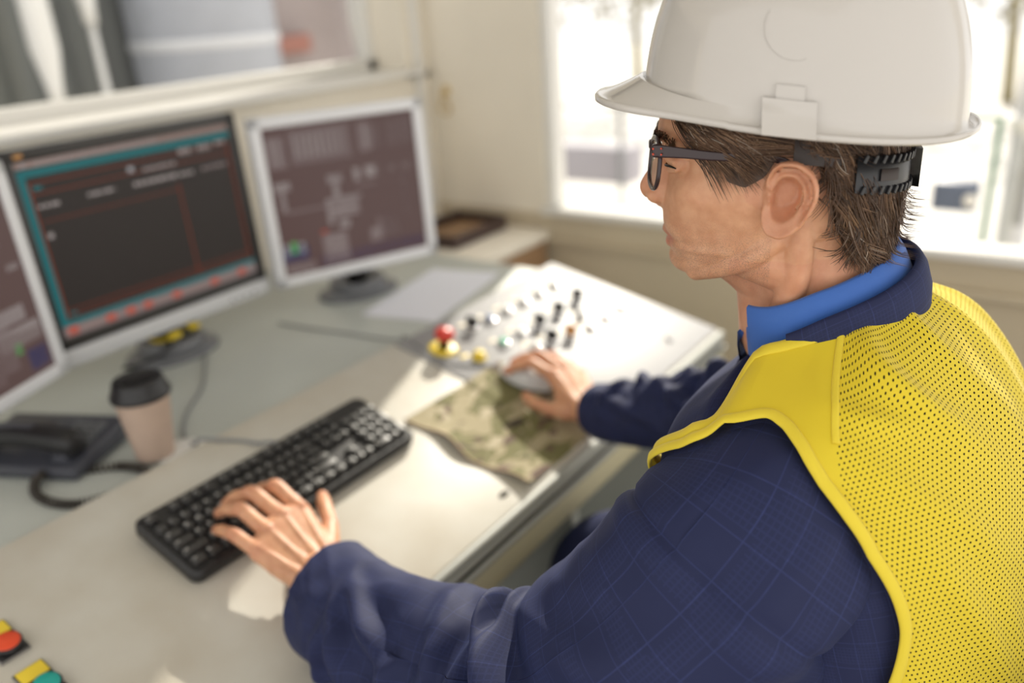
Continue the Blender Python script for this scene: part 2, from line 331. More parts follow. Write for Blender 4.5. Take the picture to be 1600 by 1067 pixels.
def monitor(label, L0, R0, z0, z1, bez, frame_m, bezel_m, gfx, base_c, lip=0.0, tilt=2.0, screen_name='screen', base_m='base_grey', extra=None):
    L0 = A(L0); R0 = A(R0); d = R0-L0; w_ = np.linalg.norm(d); X = d/w_; Yb = A([-X[1], X[0]]);  h = z1-z0
    t = radians(tilt); X3 = Vector((X[0], X[1], 0)); Y3 = Vector((Yb[0]*cos(t), Yb[1]*cos(t), -sin(t))); Z3 = X3.cross(Y3)
    o = Vector((L0[0], L0[1], z0)); Bm = basis(X3, Y3, Z3, o)
    root = empty('monitor', label, 'monitor', (base_c[0], base_c[1], ZD)); RL = Vector(root.location)
    Rm = Bm.to_3x3().to_4x4()
    def lb(mb, x0, x1, zz0, zz1, y0, y1, bev=0.0, mi=0):
        mb.box(Bm @ Vector(((x0+x1)/2, (y0+y1)/2, (zz0+zz1)/2)) - RL, (x1-x0, y1-y0, zz1-zz0), Rm, bev, 2, mi)
    mb = MB(); lb(mb, 0, w_, 0, h, .012, .040, .006); lb(mb, .05, w_-.05, .05, h-.05, .038, .062, .01)
    body = mb.obj('housing', M[frame_m], root)
    mb = MB(); b = bez
    lb(mb, 0, w_, h-b, h, 0, .014, .003); lb(mb, 0, b, lip, h, 0, .014, .003); lb(mb, w_-b, w_, lip, h, 0, .014, .003); lb(mb, 0, w_, lip, lip+b, 0, .014, .003)
    mb.obj('bezel', M[bezel_m], root)
    if lip > 0:
        mb = MB(); lb(mb, -.002, w_+.002, 0, lip, -.004, .014, .005); mb.obj('chin_strip', M['mon_silver'], root)
        mb = MB()
        for k in range(4): lb(mb, w_-.05-.02*k, w_-.042-.02*k, .011, .016, -.006, -.003, .001)
        mb.obj('control_button', M['base_grey'], root)
    if extra == 'badge':
        mb = MB(); lb(mb, .024, .040, h-.015, h-.008, -.0012, .0005, .0004); bd = mb.obj('badge', M['orange_brown'], root)
    mb = MB(); lb(mb, b-.001, w_-b+.001, lip+b-.001, h-b+.001, .005, .0075); scr = mb.obj(screen_name, M['screen'], root)
    mats = list(SCM); mb = MB(); sw, sh = w_-2*b, h-2*b-lip
    for (x0, x1, y0, y1, c) in gfx:          # fractions of the screen, y from the top
        lb(mb, b+sw*x0, b+sw*x1, lip+b+sh*(1-y1), lip+b+sh*(1-y0), .0040, .0050, 0, mats.index(c))
    mb.obj('screen_graphics', [SCM[k] for k in mats], scr)
    # stand
    mb = MB(); mb.lathe([(.092, 0), (.094, .004), (.090, .010), (.060, .016), (.045, .020), (0, .020)], Matrix.Rotation(atan2(X[1], X[0]), 4, 'Z'), 40, sx=1.12, sy=.86); mb.obj('stand_base', M[base_m], root)
    mc = Bm @ Vector((w_/2, .050, .06)) - RL
    mb = MB(); mb.lathe([(.066, .008), (.070, .012), (.070, .036), (.064, .041), (.057, .039), (.052, .028), (0, .028)], None, 36); mb.obj('swivel', M['base_grey'], root)
    mb = MB(); mb.tube([Vector((0, 0, .04)), Vector((mc.x*.4, mc.y*.4, .08)), Vector((mc.x, mc.y, mc.z+.03)), Vector((mc.x, mc.y, mc.z+.09))], [.030, .026, .026, .024], 14); mb.obj('neck', M['mon_black'], root)
    return root
def txt(x, y, w_, c='grey', h=.018, seed=0):
    r = random.Random(seed+int(x*1000)+int(y*7000)); out = []; x1 = x+w_
    while x < x1:
        k = min(r.uniform(.012, .035), x1-x); out.append((x, x+k, y, y+h, c)); x += k+.008
    return out
g = [(0, 1, 0, .035, 'pink'), (0, 1, .045, .085, 'teal'), (0, .03, .085, .93, 'teal'), (0, 1, .905, .935, 'teal'), (0, 1, .935, 1, 'mid'),
     (.032, .985, .115, .122, 'rust'), (.032, .985, .175, .182, 'rust'), (.032, .04, .115, .90, 'rust'), (.978, .985, .115, .90, 'rust'), (.05, .97, .845, .851, 'rust'), (.05, .97, .885, .892, 'rust'),
     (.68, .686, .30, .88, 'rust'), (.05, .68, .33, .335, 'rust'), (.05, .085, .138, .158, 'teal'), (.05, .08, .866, .88, 'teal'), (.46, .485, .14, .17, 'light'), (.055, .075, .40, .43, 'grey')]
for x in (.02, .19, .285, .37, .52, .73, .89): g.append((x, x+.045, .945, .99, 'red'))
g += txt(.05, .24, .09) + txt(.26, .235, .12) + txt(.47, .235, .22, h=.022) + txt(.7, .24, .07) + txt(.53, .165, .16) + txt(.72, .10, .07, h=.03) + txt(.82, .10, .07, h=.03) + txt(.92, .095, .05) + txt(.82, .235, .14, 'mid')
g += txt(.08, .955, .10, 'pink', .03) + txt(.42, .955, .09, 'pink', .03) + txt(.57, .955, .15, 'pink', .03) + txt(.78, .955, .1, 'pink', .03)
g += [(.03, .045, .010, .028, 'light')]+txt(.08, .008, .55, 'grey', .02)
m1 = monitor('black-bezelled monitor in the middle showing a dark teal-framed table', (.183, .500), (.675, .500), .857, 1.262, .022, 'mon_silver', 'mon_black', g, (.445, .565), lip=.034, extra='badge')
g2 = [(0, 1, 0, 1, 'wine'), (.02, .13, .06, .27, 'mid'), (.035, .055, .08, .25, 'grey'), (.075, .095, .08, .25, 'grey'), (.16, .55, .03, .26, 'mid'), (.60, .76, .04, .24, 'mid'), (.79, .98, .03, .24, 'mid'),
      (.02, .12, .36, .42, 'grey'), (.05, .08, .42, .56, 'grey'), (.36, .46, .36, .42, 'grey'), (.39, .43, .42, .52, 'grey'), (.33, .57, .52, .545, 'grey'), (.33, .36, .52, .70, 'grey'), (.33, .55, .545, .66, 'mid'), (.36, .54, .56, .58, 'grey'), (.36, .54, .60, .62, 'grey'), (.36, .52, .635, .65, 'grey'),
      (.08, .34, .555, .575, 'mid'), (.55, .92, .46, .475, 'mid'), (.54, .58, .34, .43, 'grey'), (.62, .72, .34, .42, 'grey'), (.78, .84, .36, .41, 'grey'), (.88, .94, .36, .41, 'grey'), (.86, .90, .44, .72, 'mid'),
      (.24, .98, .90, .985, 'violet'), (0, .17, .80, .90, 'navy'), (.02, .05, .78, .86, 'light'), (.065, .10, .77, .85, 'green'), (.115, .15, .78, .86, 'light'), (.02, .20, .92, .99, 'mid'), (.27, .44, .76, .97, 'mid'), (.27, .31, .73, .75, 'red'), (.29, .42, .80, .82, 'grey'), (.29, .42, .86, .88, 'grey'),
      (.60, .82, .78, .88, 'mid'), (.66, .80, .72, .78, 'mid'), (.62, .80, .80, .82, 'grey'), (.40, .47, .68, .74, 'grey')]
for k in range(9): g2.append((.18+.04*k, .20+.04*k, .06, .22, 'grey'))
for k in range(4): g2.append((.615+.036*k, .632+.036*k, .07, .21, 'grey'))
for k in range(5): g2.append((.805+.036*k, .822+.036*k, .06, .20, 'grey'))
m2 = monitor('white-framed monitor on the far side showing a grey plant diagram', (.680, .474), (1.066, .320), .862, 1.244, .024, 'mon_white', 'mon_white', g2, (.925, .475), tilt=1.5)
g3 = [(0, 1, 0, 1, 'wine'), (.62, .80, .08, .2, 'mid'), (.55, .9, .30, .32, 'grey'), (.60, .92, .62, .70, 'grey'), (.70, .80, .70, .92, 'mid'), (.72, .98, .72, .82, 'grey'), (.60, .70, .74, .96, 'mid'), (.86, .98, .86, .97, 'navy'), (.80, .84, .80, .86, 'green'), (.9, .97, .10, .13, 'grey'), (.90, .97, .42, .45, 'grey'), (.2, .5, .1, .3, 'mid'), (.1, .4, .5, .7, 'mid')]
m3 = monitor('white-framed monitor cut by the edge of the photo, phone before it', (-.205, .290), (.178, .462), .868, 1.256, .024, 'mon_white', 'mon_white', g3, (-.115, .565), tilt=2)
# bundle of yellow and black plugs and cables on the middle stand
cb = empty('cable_bundle', 'yellow and black cables bunched on the middle monitor stand', 'cable', (.43, .50, ZD+.02))
a = np.linspace(0, 2*pi, 40)
for k, (rx, ry, z, m_) in enumerate(((.052, .040, .832, 'yellow'), (.050, .046, .844, 'black'), (.056, .042, .839, 'black'), (.047, .038, .850, 'yellow'))):
    part_of(cb, MB().tube([(.445+.002*k+rx*.9*cos(t), .560-.002*k+ry*.9*sin(t), z-.002+.004*sin(3*t+k)) for t in a], .0042, 8), 'cable_loop', M[m_])
part_of(cb, MB().tube(catmull([(.44, .515, .835), (.40, .495, .825), (.365, .50, .812), (.34, .53, .80), (.33, .57, .787)], 24), .004, 8), 'cable_tail', M['black'])
part_of(cb, MB().box((.425, .512, .838), (.030, .016, .014), Matrix.Rotation(.3, 4, 'Z'), .003), 'plug', M['yellow'])
part_of(cb, MB().box((.472, .512, .842), (.024, .014, .012), Matrix.Rotation(-.4, 4, 'Z'), .003), 'plug', M['yellow'])
# ================================================================== paper, cup, coaster, phone
mb = MB(); d1 = A([.979, .204, 0]); d2 = A([-.204, .979, 0]); p0 = A([.842, .150, ZD+.0006])
G = A([[p0+d1*.36*i/10+d2*.20*j/6+A([0, 0, .0008*(1+sin(i*.7+j))]) for j in range(7)] for i in range(11)]); mb.grid(G); mb.grid(G+A([0, 0, -.0004]), flip=True)
tag(mb.obj('paper_sheet', M['paper']), 'white sheet of paper lying beside the metal button panel', 'paper')
mb = MB(); mb.lathe([(.040, 0), (.041, .003), (.038, .007), (.020, .0075), (0, .0075)], Matrix.Translation((.180, .155, ZD)), 32)
tag(mb.obj('coaster', M['white']), 'small white round coaster beside the base of the paper cup', 'coaster')
cx, cy = .149, .177
cup = empty('coffee_cup', 'paper coffee cup with black lid beside the telephone', 'cup', (cx, cy, ZD+.008))
part_of(cup, MB().lathe([(.030, .0), (.0305, .003), (.0435, .112), (.0448, .114), (.0448, .117), (.0430, .117)], Matrix.Translation((cx, cy, ZD+.008)), 48, caps=False).lathe([(.0299, .004), (0, .004)], Matrix.Translation((cx, cy, ZD+.008)), 48, caps=False), 'cup_body', M['cup'])
lid = part_of(cup, MB().lathe([(.0440, .108), (.0468, .109), (.0475, .113), (.0472, .117), (.0450, .1195), (.0432, .125), (.0408, .1300), (.0396, .1375), (.0375, .1395), (.0350, .1392), (.0330, .1350), (.018, .1345), (0, .1342)], Matrix.Translation((cx, cy, ZD+.008)), 48, caps=False), 'lid', M['black'])
part_of(lid, MB().box((cx-.02, cy+.018, ZD+.1440), (.020, .012, .005), Matrix.Rotation(.8, 4, 'Z'), .0018), 'sip_tab', M['black'])
# telephone: local axes a (along its side edge), b (along its front edge), origin in its near corner
ao, bo = A([cos(radians(25)), sin(radians(25)), 0]), A([-sin(radians(25)), cos(radians(25)), 0]); po = A([.034, .218, ZD])
tel = empty('telephone', 'charcoal desk telephone with handset at the edge of the photo', 'telephone', po)
PM = basis(ao*.82, bo, (0, 0, 1), po)
def tb(mb, a0, a1, b0, b1, z0, z1, bev=.003, mi=0): return mb.box(PM @ Vector(((a0+a1)/2, (b0+b1)/2, (z0+z1)/2)), (a1-a0, b1-b0, z1-z0), PM.to_3x3().to_4x4(), bev, 2, mi)
mb = MB(); vs = []
def wedge(mb, a0, a1, b0, b1, z0, h0, h1, bev):
    b = bmesh.new(); bmesh.ops.create_cube(b, size=1)
    for v in b.verts:
        aa, bb = (a0 if v.co.x < 0 else a1), (b0 if v.co.y < 0 else b1); v.co = Vector((aa, bb, z0 if v.co.z < 0 else (h0 if v.co.x < 0 else h1)))
    bmesh.ops.bevel(b, geom=list(b.edges), offset=bev, segments=3, profile=.5, affect='EDGES'); mb.bm(b, PM, 0, True)
wedge(mb, 0, .185, 0, .225, .004, .024, .044, .006); part_of(tel, mb, 'phone_body', M['phone'])
mb = MB()
for a_, b_ in ((.02, .02), (.165, .02), (.02, .205), (.165, .205)): mb.lathe([(.008, 0), (.008, .006), (0, .006)], PM @ Matrix.Translation((a_, b_, 0)), 14)
part_of(tel, mb, 'rubber_feet', M['black'])
for i in range(4):
    for j in range(3):
        a_, b_ = .092+.018*i, .030+.021*j; z = .024+.020*a_/.185
        mb = MB(); tb(mb, a_-.0055, a_+.0055, b_-.0075, b_+.0075, z-.001, z+.0045, .0015); part_of(tel, mb, 'key', M['phone_key'])
mb = MB(); tb(mb, .10, .155, .12, .20, .034, .0415, .003); part_of(tel, mb, 'display', M['screen'])
for b_ in (.025, .185): mb = MB(); tb(mb, .022, .068, b_, b_+.028, .022, .040, .004); part_of(tel, mb, 'cradle', M['phone'])
hp = catmull([(.045, .006, .048), (.045, .030, .056), (.045, .075, .063), (.045, .125, .065), (.045, .175, .060), (.045, .205, .053), (.045, .235, .046)], 40)
mb = MB(); n = 18; G = []
for i, q in enumerate(hp):
    t = i/39; wd = .0300-.007*sin(pi*t)**2*1.0; th = .0205-.003*sin(pi*t)
    e = min(1, sqrt(max(0, 1-(abs(2*t-1))**8)))+.02
    G.append([PM @ Vector((q[0]+wd*e*math.copysign(abs(cos(k))**.6, cos(k)), q[1], q[2]+th*e*math.copysign(abs(sin(k))**.7, sin(k)))) for k in np.linspace(0, 2*pi, n, endpoint=False)])
mb.grid(A([[tuple(p) for p in r] for r in G]), cv=True); mb.add([tuple(p) for p in G[0]], [list(range(n))[::-1]]); mb.add([tuple(p) for p in G[-1]], [list(range(n))])
hs = part_of(tel, mb, 'handset', M['black'])
mb = MB(); tb(mb, .034, .056, .085, .150,   .0800, .0832, .001); part_of(hs, mb, 'label_strip', M['phone'])
def coil(path, r, turns, tr, n=7):
    Pp = catmull(path, int(turns*12)); T, U, V = frames(Pp); m_ = len(Pp)
    return MB().tube([Pp[i]+r*(U[i]*cos(2*pi*turns*i/m_)+V[i]*sin(2*pi*turns*i/m_)) for i in range(m_)], tr, n)
cpath = [(.052, .262, .786), (.066, .232, .786), (.092, .200, .787), (.104, .168, .788), (.106, .138, .788), (.084, .118, .788), (.046, .118, .788), (.010, .136, .788), (-.012, .160, .787), (-.024, .200, .787), (-.022, .240, .788), (-.006, .268, .792), (.006, .262, .800)]
part_of(tel, coil(cpath, .0060, 54, .0022), 'coiled_cord', M['cord'])
# ================================================================== keyboard
KB = con(-.016, -.022, .0225); ks = SL+radians(4.5)
KM = basis((1, 0, 0), (0, cos(ks), sin(ks)), (0, -sin(ks), cos(ks)), KB)       # local: x along, y = minus towards the man, z up
kb = empty('keyboard', 'black full-size computer keyboard under the left hand', 'keyboard', KB); kb.matrix_world = KM
KW_, KD_ = .437, .139
def rrect(w_, d, r, n=6):
    out = []
    for (cx_, cy_, a0) in ((w_-r, -r, 0), (r, -r, pi/2), (r, -d+r, pi), (w_-r, -d+r, 3*pi/2)):
        for k in range(n+1): a = a0+pi/2*k/n; out.append((cx_+r*cos(a), cy_+r*sin(a)))
    return out
mb = MB(); rings = []
for (ins, z) in ((.003, -.011), (0, -.008), (0, .005), (.0015, .0075), (.004, .009)):
    rings.append([(x+(ins if x < KW_/2 else -ins), y+(-ins if y > -KD_/2 else ins), z+(0 if z > 0 else .0)) for x, y in rrect(KW_, KD_, .014)])
mb.grid(A(rings), cv=True, flip=False); nR = len(rings[0]); mb.add(rings[-1], [list(range(nR))]); mb.add(rings[0], [list(range(nR))[::-1]])
mb.obj('case', M['black'], kb)
mb = MB()
for x in (.03, KW_-.03): mb.box((x, -.012, -.016), (.03, .012, .012), None, .002); mb.box((x, -KD_+.012, -.012), (.03, .01, .004), None, .001)
mb.obj('rubber_feet', M['black'], kb)
U1 = .0187
def key_geo(w_, d):
    b = bmesh.new(); x, y = w_/2-.0008, d/2-.0008
    lo = [(-x, -y, 0), (x, -y, 0), (x, y, 0), (-x, y, 0)]; i_, f_ = .0026, .0022
    hi = [(-x+i_, -y+f_, .0085), (x-i_, -y+f_, .0085), (x-i_, y-f_-.0006, .0092), (-x+i_, y-f_-.0006, .0092)]
    v = [b.verts.new(p) for p in lo+hi]
    for f in ((0, 1, 5, 4), (1, 2, 6, 5), (2, 3, 7, 6), (3, 0, 4, 7), (4, 5, 6, 7), (3, 2, 1, 0)): b.faces.new([v[k] for k in f])
    bmesh.ops.bevel(b, geom=[e for e in b.edges if max(q.co.z for q in e.verts) > .004], offset=.0011, segments=2, profile=.5, affect='EDGES'); return b
_glyph = {}
def glyph(s, size):
    k = (s, size)
    if k not in _glyph:
        fc = bpy.data.curves.new('legend', 'FONT'); fc.body = s; fc.size = size; fc.extrude = .00008; fc.resolution_u = 2
        to = bpy.data.objects.new('legend_tmp', fc); me = to.to_mesh()
        _glyph[k] = ([tuple(v.co) for v in me.vertices], [list(p.vertices) for p in me.polygons]); to.to_mesh_clear(); bpy.data.objects.remove(to); bpy.data.curves.remove(fc)
    return _glyph[k]
def key(x, row_y, w_, h, text, y_extra=0):
    mb = MB(); mb.bm(key_geo(w_*U1, h*U1), None, 0, True)
    if text:
        size = .0062 if len(text) == 1 else .0036
        gv, gf = glyph(text, size); ox = -w_*U1/2+.0042; oy = (.0002 if len(text) == 1 else .0008)
        mb.add([(px+ox, py+oy+(h-1)*U1/2, pz+.00905) for px, py, pz in gv], gf, 1, False)
    o = mb.obj('keycap', [M['keycap'], M['legend']], kb); o.location = Vector((.0085+(x+w_/2)*U1, row_y-(h-1)*U1/2, .0085)); return o
R = [-.0195-.0 - k*U1 - (.0055 if k else 0) for k in range(6)]
def row(r, x, items):
    for it in items:
        if isinstance(it, (int, float)): x += it
        else: key(x, R[r], it[1], it[2] if len(it) > 2 else 1, it[0]); x += it[1]
S1 = lambda s: [(c, 1) for c in s]
row(0, 0, [('Esc', 1), 1]+[('F%d' % k, 1) for k in range(1, 5)]+[.5]+[('F%d' % k, 1) for k in range(5, 9)]+[.5]+[('F%d' % k, 1) for k in range(9, 13)]+[.25, ('Prt', 1), ('Scr', 1), ('Brk', 1)])
row(1, 0, S1('`1234567890-=')+[('Back', 2), .25, ('Ins', 1), ('Hm', 1), ('PgU', 1), .25, ('Num', 1), ('/', 1), ('*', 1), ('-', 1)])
row(2, 0, [('Tab', 1.5)]+S1('QWERTYUIOP[]')+[('\\', 1.5), .25, ('Del', 1), ('End', 1), ('PgD', 1), .25]+S1('789')+[('+', 1, 2)])
row(3, 0, [('Caps', 1.75)]+S1("ASDFGHJKL;'")+[('Enter', 2.25), 3.5]+S1('456'))
row(4, 0, [('Shift', 2.25)]+S1('ZXCVBNM,./')+[('Shift', 2.75), 1.25, ('^', 1), 1.25]+S1('123')+[('Ent', 1, 2)])
row(5, 0, [('Ctrl', 1.25), ('#', 1.25), ('Alt', 1.25), ('', 6.25), ('Alt', 1.25), ('#', 1.25), ('=', 1.25), ('Ctrl', 1.25), .25, ('<', 1), ('v', 1), ('>', 1), .25, ('0', 2), ('.', 1)])
KI = KM.inverted()
def on_kb(mb, name, m): mb.v = [tuple(KI @ Vector(v)) for v in mb.v]; return mb.obj(name, m, kb)
on_kb(MB().tube(catmull([tuple(con(.252, -.030, .020)), tuple(con(.244, -.006, .016)), tuple(con(.236, .018, .005)), tuple(con(.222, .045, .003)), tuple(con(.195, .076, .003)), (.185, .100, .818), (.196, .130, .798), (.206, .165, .7835), (.226, .213, .7835), (.281, .277, .7835), (.36, .345, .7835), (.42, .42, .7835), (.47, .485, .7835)], 90), .0031, 9), 'cable', M['grey_cable'])
# ================================================================== mouse pad and mouse
def camo():
    m = bpy.data.materials.new('camouflage_cloth'); m.use_nodes = True; nt = m.node_tree; N = nt.nodes; L = nt.links; b = N['Principled BSDF']; b.inputs['Roughness'].default_value = .85
    tc = N.new('ShaderNodeTexCoord'); prev = None
    def layer(scale, seed, thr, col, base):
        mp = N.new('ShaderNodeMapping'); mp.inputs['Location'].default_value = (seed, seed*.7, 0); L.new(tc.outputs['Object'], mp.inputs['Vector'])
        mp.inputs['Scale'].default_value = (1, 1.6, 1)
        n = N.new('ShaderNodeTexNoise'); n.inputs['Scale'].default_value = scale; n.inputs['Detail'].default_value = 2.5; n.inputs['Distortion'].default_value = .6; L.new(mp.outputs[0], n.inputs['Vector'])
        r = N.new('ShaderNodeValToRGB'); r.color_ramp.elements[0].position = thr; r.color_ramp.elements[1].position = thr+.025; L.new(n.outputs['Fac'], r.inputs['Fac'])
        mx = N.new('ShaderNodeMix'); mx.data_type = 'RGBA'; L.new(r.outputs['Color'], mx.inputs['Factor']); mx.inputs['B'].default_value = (*col, 1)
        if isinstance(base, tuple): mx.inputs['A'].default_value = (*base, 1)
        else: L.new(base, mx.inputs['A'])
        return mx.outputs['Result']
    c = layer(13, 3.1, .52, (.17, .16, .065), (.37, .32, .20)); c = layer(15, 9.4, .58, (.12, .075, .055), c); c = layer(20, 5.2, .63, (.46, .40, .28), c); c = layer(22, 1.3, .66, (.05, .038, .025), c)
    L.new(c, b.inputs['Base Color']); return m
M['camo'] = camo()
def pad_pt(s, t):                                   # s across (0 = keyboard side), t away from the man
    x = .456+.275*s-.004*sin(5*t); y = -.360+.255*t+(.012*s*(1-t)*0)
    e = math.exp(-s/.07); wv = .5+.5*sin(11*t+1.1)
    h = .0022+.010*e*wv+.0035*math.exp(-t/.05)*(.5+.5*sin(9*s+.5))+.0025*math.exp(-(1-t)/.06)*(.5+.5*sin(8*s))
    if x > .622 and h < .0050: h = .0050
    return con(x+.006*e*sin(11*t), y, h)
G = A([[pad_pt(i/60, j/56) for j in range(57)] for i in range(61)])
mb = MB(); mb.grid(G); G2 = G-NC*.0022; mb.grid(G2, flip=True)
for ed in ((G[0], G2[0], 1), (G[-1], G2[-1], 0), (G[:, 0], G2[:, 0], 0), (G[:, -1], G2[:, -1], 1)):
    mb.grid(A([ed[0], ed[1]]), flip=bool(ed[2]))
pad = mb.obj('mouse_pad', M['camo']); tag(pad, 'camouflage cloth mouse pad with a curling edge on the console', 'mouse pad')
M['hem'] = mat('tan_hem', (.40, .30, .20), .8)
mb = MB(); mb.tube(list(G[0])+[], .0022, 8); mb.obj('hem', M['hem'], pad)
ms0 = con(.712, -.185, .0052); MM = basis((cos(.12), sin(.12)*YC[1], sin(.12)*YC[2]), Vector(NC).cross(Vector((cos(.12), sin(.12)*YC[1], sin(.12)*YC[2]))), NC, ms0)
mouse = empty('computer_mouse', 'pale silver computer mouse under the right hand on camouflage pad', 'mouse', ms0)
def mouse_surf(z_lo, top, sc=1.0):
    G = []
    for i in range(25):
        t = i/24; y = -.056+.112*t; wv = .031*(sin(pi*min(max(t, .001), .999))**.35)*(1-.06*cos(2*pi*t)); hh = top*(sin(pi*min(max(.08+t*.86, 0), 1))**.55)*(1-.22*(t-.35))
        rw = []
        for k in range(17):
            a = pi*k/16; rw.append(tuple(MM @ Vector((wv*sc*math.copysign(abs(cos(a))**.6, cos(a)), y*sc, z_lo+(hh-z_lo)*sin(a)**.75))))
        G.append(rw)
    return A(G)
M['mouse_silver'] = mat('mouse_silver', (.66, .67, .68), .3); M['mouse_dark'] = mat('mouse_dark', (.12, .12, .13), .4)
G = mouse_surf(.006, .036); mb = MB().grid(G, flip=True); part_of(mouse, mb, 'shell', M['mouse_silver'])
mb = MB(); mb.lathe([(.030, 0), (.0315, .003), (.0315, .007), (.028, .008)], MM, 40, sy=1.78); part_of(mouse, mb, 'base', M['mouse_dark'])
mb = MB(); mb.lathe([(.0075, -.0035), (.009, -.002), (.009, .002), (.0075, .0035)], MM @ Matrix.Translation((0, .030, .0285)) @ Matrix.Rotation(pi/2, 4, 'Y'), 20); part_of(mouse, mb, 'wheel', M['mouse_dark'])
mp_ = [tuple(MM @ Vector((0, .054, .010))), tuple(con(.700, -.10, .006)), tuple(con(.662, -.055, .006)), tuple(con(.652, -.02, .006)), tuple(con(.656, .025, .006)), tuple(con(.668, .070, .005)), (.688, .105, .815), (.712, .135, .79), (.709, .20, .783), (.70, .27, .783), (.68, .39, .783), (.67, .48, .783)]
part_of(mouse, MB().tube(catmull(mp_, 80), .0022, 8), 'cable', M['grey_cable'])
# ================================================================== outside
def ext(name, mb, m, label, cat, kind=None, group=None):
    o = mb.obj(name, m); return tag(o, label, cat, group, kind)
M['concrete'] = mat('sunlit_concrete', (.62, .60, .56), .8, var=.08, scale=2)
M['steel_grey'] = mat('grey_steel', (.30, .31, .32), .5, var=.1, scale=3); M['pale_steel'] = mat('pale_steel', (.62, .64, .68), .45); M['foliage'] = mat('dry_foliage', (.30, .26, .14), .9, var=.3, scale=6); M['bluegrey'] = mat('blue_grey_metal', (.10, .13, .20), .5)
M['dkgreen'] = mat('dark_green_paint', (.02, .10, .06), .5); M['darksteel'] = mat('dark_cladding', (.13, .14, .13), .6, var=.15, scale=2)
ext('ground_1', MB().box((14.3, 0, -.55), (25, 44, .1)), M['concrete'], 'sunlit concrete yard outside the bright window', 'ground', 'structure')
ext('ground_2', MB().box((-6, 12, -.55), (15.4, 21.5, .1)), M['concrete'], 'concrete yard outside the wide window', 'ground', 'structure')
# seen through the bright window: a post with a clamp, a blue box on a green stand, a kerb wall, a rail, trees
post = empty('steel_post', 'pale steel post with a white clamp outside the bright window', 'post', (3.55, -.73, -.5))
part_of(post, MB().tube([(3.55, -.74, -.5), (3.55, -.73, 1.0), (3.55, -.72, 2.6)], [.060, .052, .048], 24), 'shaft', M['pale_steel'])
part_of(post, MB().lathe([(.056, -.03), (.066, -.03), (.066, .03), (.056, .03)], Matrix.Translation((3.55, -.731, .84)), 24), 'clamp', M['white'])
part_of(post, MB().box((3.50, -.755, .60), (.02, .035, .34), bev=.004), 'bracket', M['steel_grey'])
bx = empty('meter_box', 'dark blue box with a round dial on a green stand outside the window', 'box', (3.42, -.52, -.5))
M['greenp'] = mat('green_paint', (.03, .16, .07), .5)
part_of(bx, MB().box((3.42, -.52, .555), (.10, .17, .12), bev=.012), 'housing', M['bluegrey'])
part_of(bx, MB().lathe([(.026, 0), (.026, .012), (.020, .016), (0, .016)], Matrix.Translation((3.37, -.585, .55)) @ Matrix.Rotation(-pi/2, 4, 'Y'), 24), 'dial', M['white'])
part_of(bx, MB().box((3.42, -.645, .19), (.03, .022, 1.38), bev=.004), 'upright', M['greenp'])
part_of(bx, MB().box((3.42, -.50, .875), (.022, .30, .014), bev=.003), 'crossbar', M['greenp'])
M['pale_lilac'] = mat('pale_render', (.45, .43, .47), .8)
ext('kerb_wall', MB().box((6.2, 3.2, -.02), (.3, 1.55, .32), bev=.01), M['pale_lilac'], 'pale low wall out in the yard beyond the visor', 'wall', 'structure')
rl = empty('yard_rail', 'thin grey rail with upright posts in the bright yard', 'rail', (6.0, 2.9, -.5))
part_of(rl, MB().box((6.0, 2.7, .50), (.03, 2.4, .03), bev=.004), 'top_bar', M['steel_grey'])
for y_ in (2.46, 3.8): part_of(rl, MB().box((6.0, y_, 0), (.035, .035, 1.02), bev=.004), 'upright', M['steel_grey'])
def tree(x, y, h, r_, seed, label):
    rg = np.random.RandomState(seed); t_ = empty('tree', label, 'tree', (x, y, -.5), 'bare trees beyond the yard')
    part_of(t_, MB().tube(catmull([(x, y, -.5), (x+.05, y+.1, h*.35), (x-.05, y+.05, h*.75)], 12), np.linspace(.10, .04, 12), 10), 'trunk', M['foliage'])
    mb = MB()
    for k in range(900):
        d = rg.normal(0, 1, 3); d /= np.linalg.norm(d); c = A([x, y, h*.62])+d*A([r_, r_, h*.42])*rg.rand()**.4; n_ = rg.normal(0, 1, 3); n_ /= np.linalg.norm(n_); a_ = np.cross(n_, [.3, .5, .8]); a_ /= np.linalg.norm(a_); b_ = np.cross(n_, a_); s_ = rg.uniform(.05, .12)
        mb.add([c-a_*s_, c+b_*s_*.6, c+a_*s_, c-b_*s_*.6], [(0, 1, 2, 3)])
    part_of(t_, mb, 'crown', M['foliage'])
for x, y, h, r_, sd, lb in ((14, .4, 3.2, 1.3, 1, 'brown tree beyond the yard above the hat brim at the back'), (14.6, 3.0, 3.0, 1.3, 2, 'brown tree beyond the yard hidden partly by the hard hat'), (14, 6.4, 3.4, 1.4, 3, 'faint pale tree beyond the yard to the left of the visor'), (14.8, 9.2, 3.0, 1.4, 4, 'faint tree beyond the yard nearest the window frame'), (13.8, -3.2, 3.2, 1.4, 5, 'brown tree beyond the yard at the right edge of the window')): tree(x, y, h, r_, sd, lb)
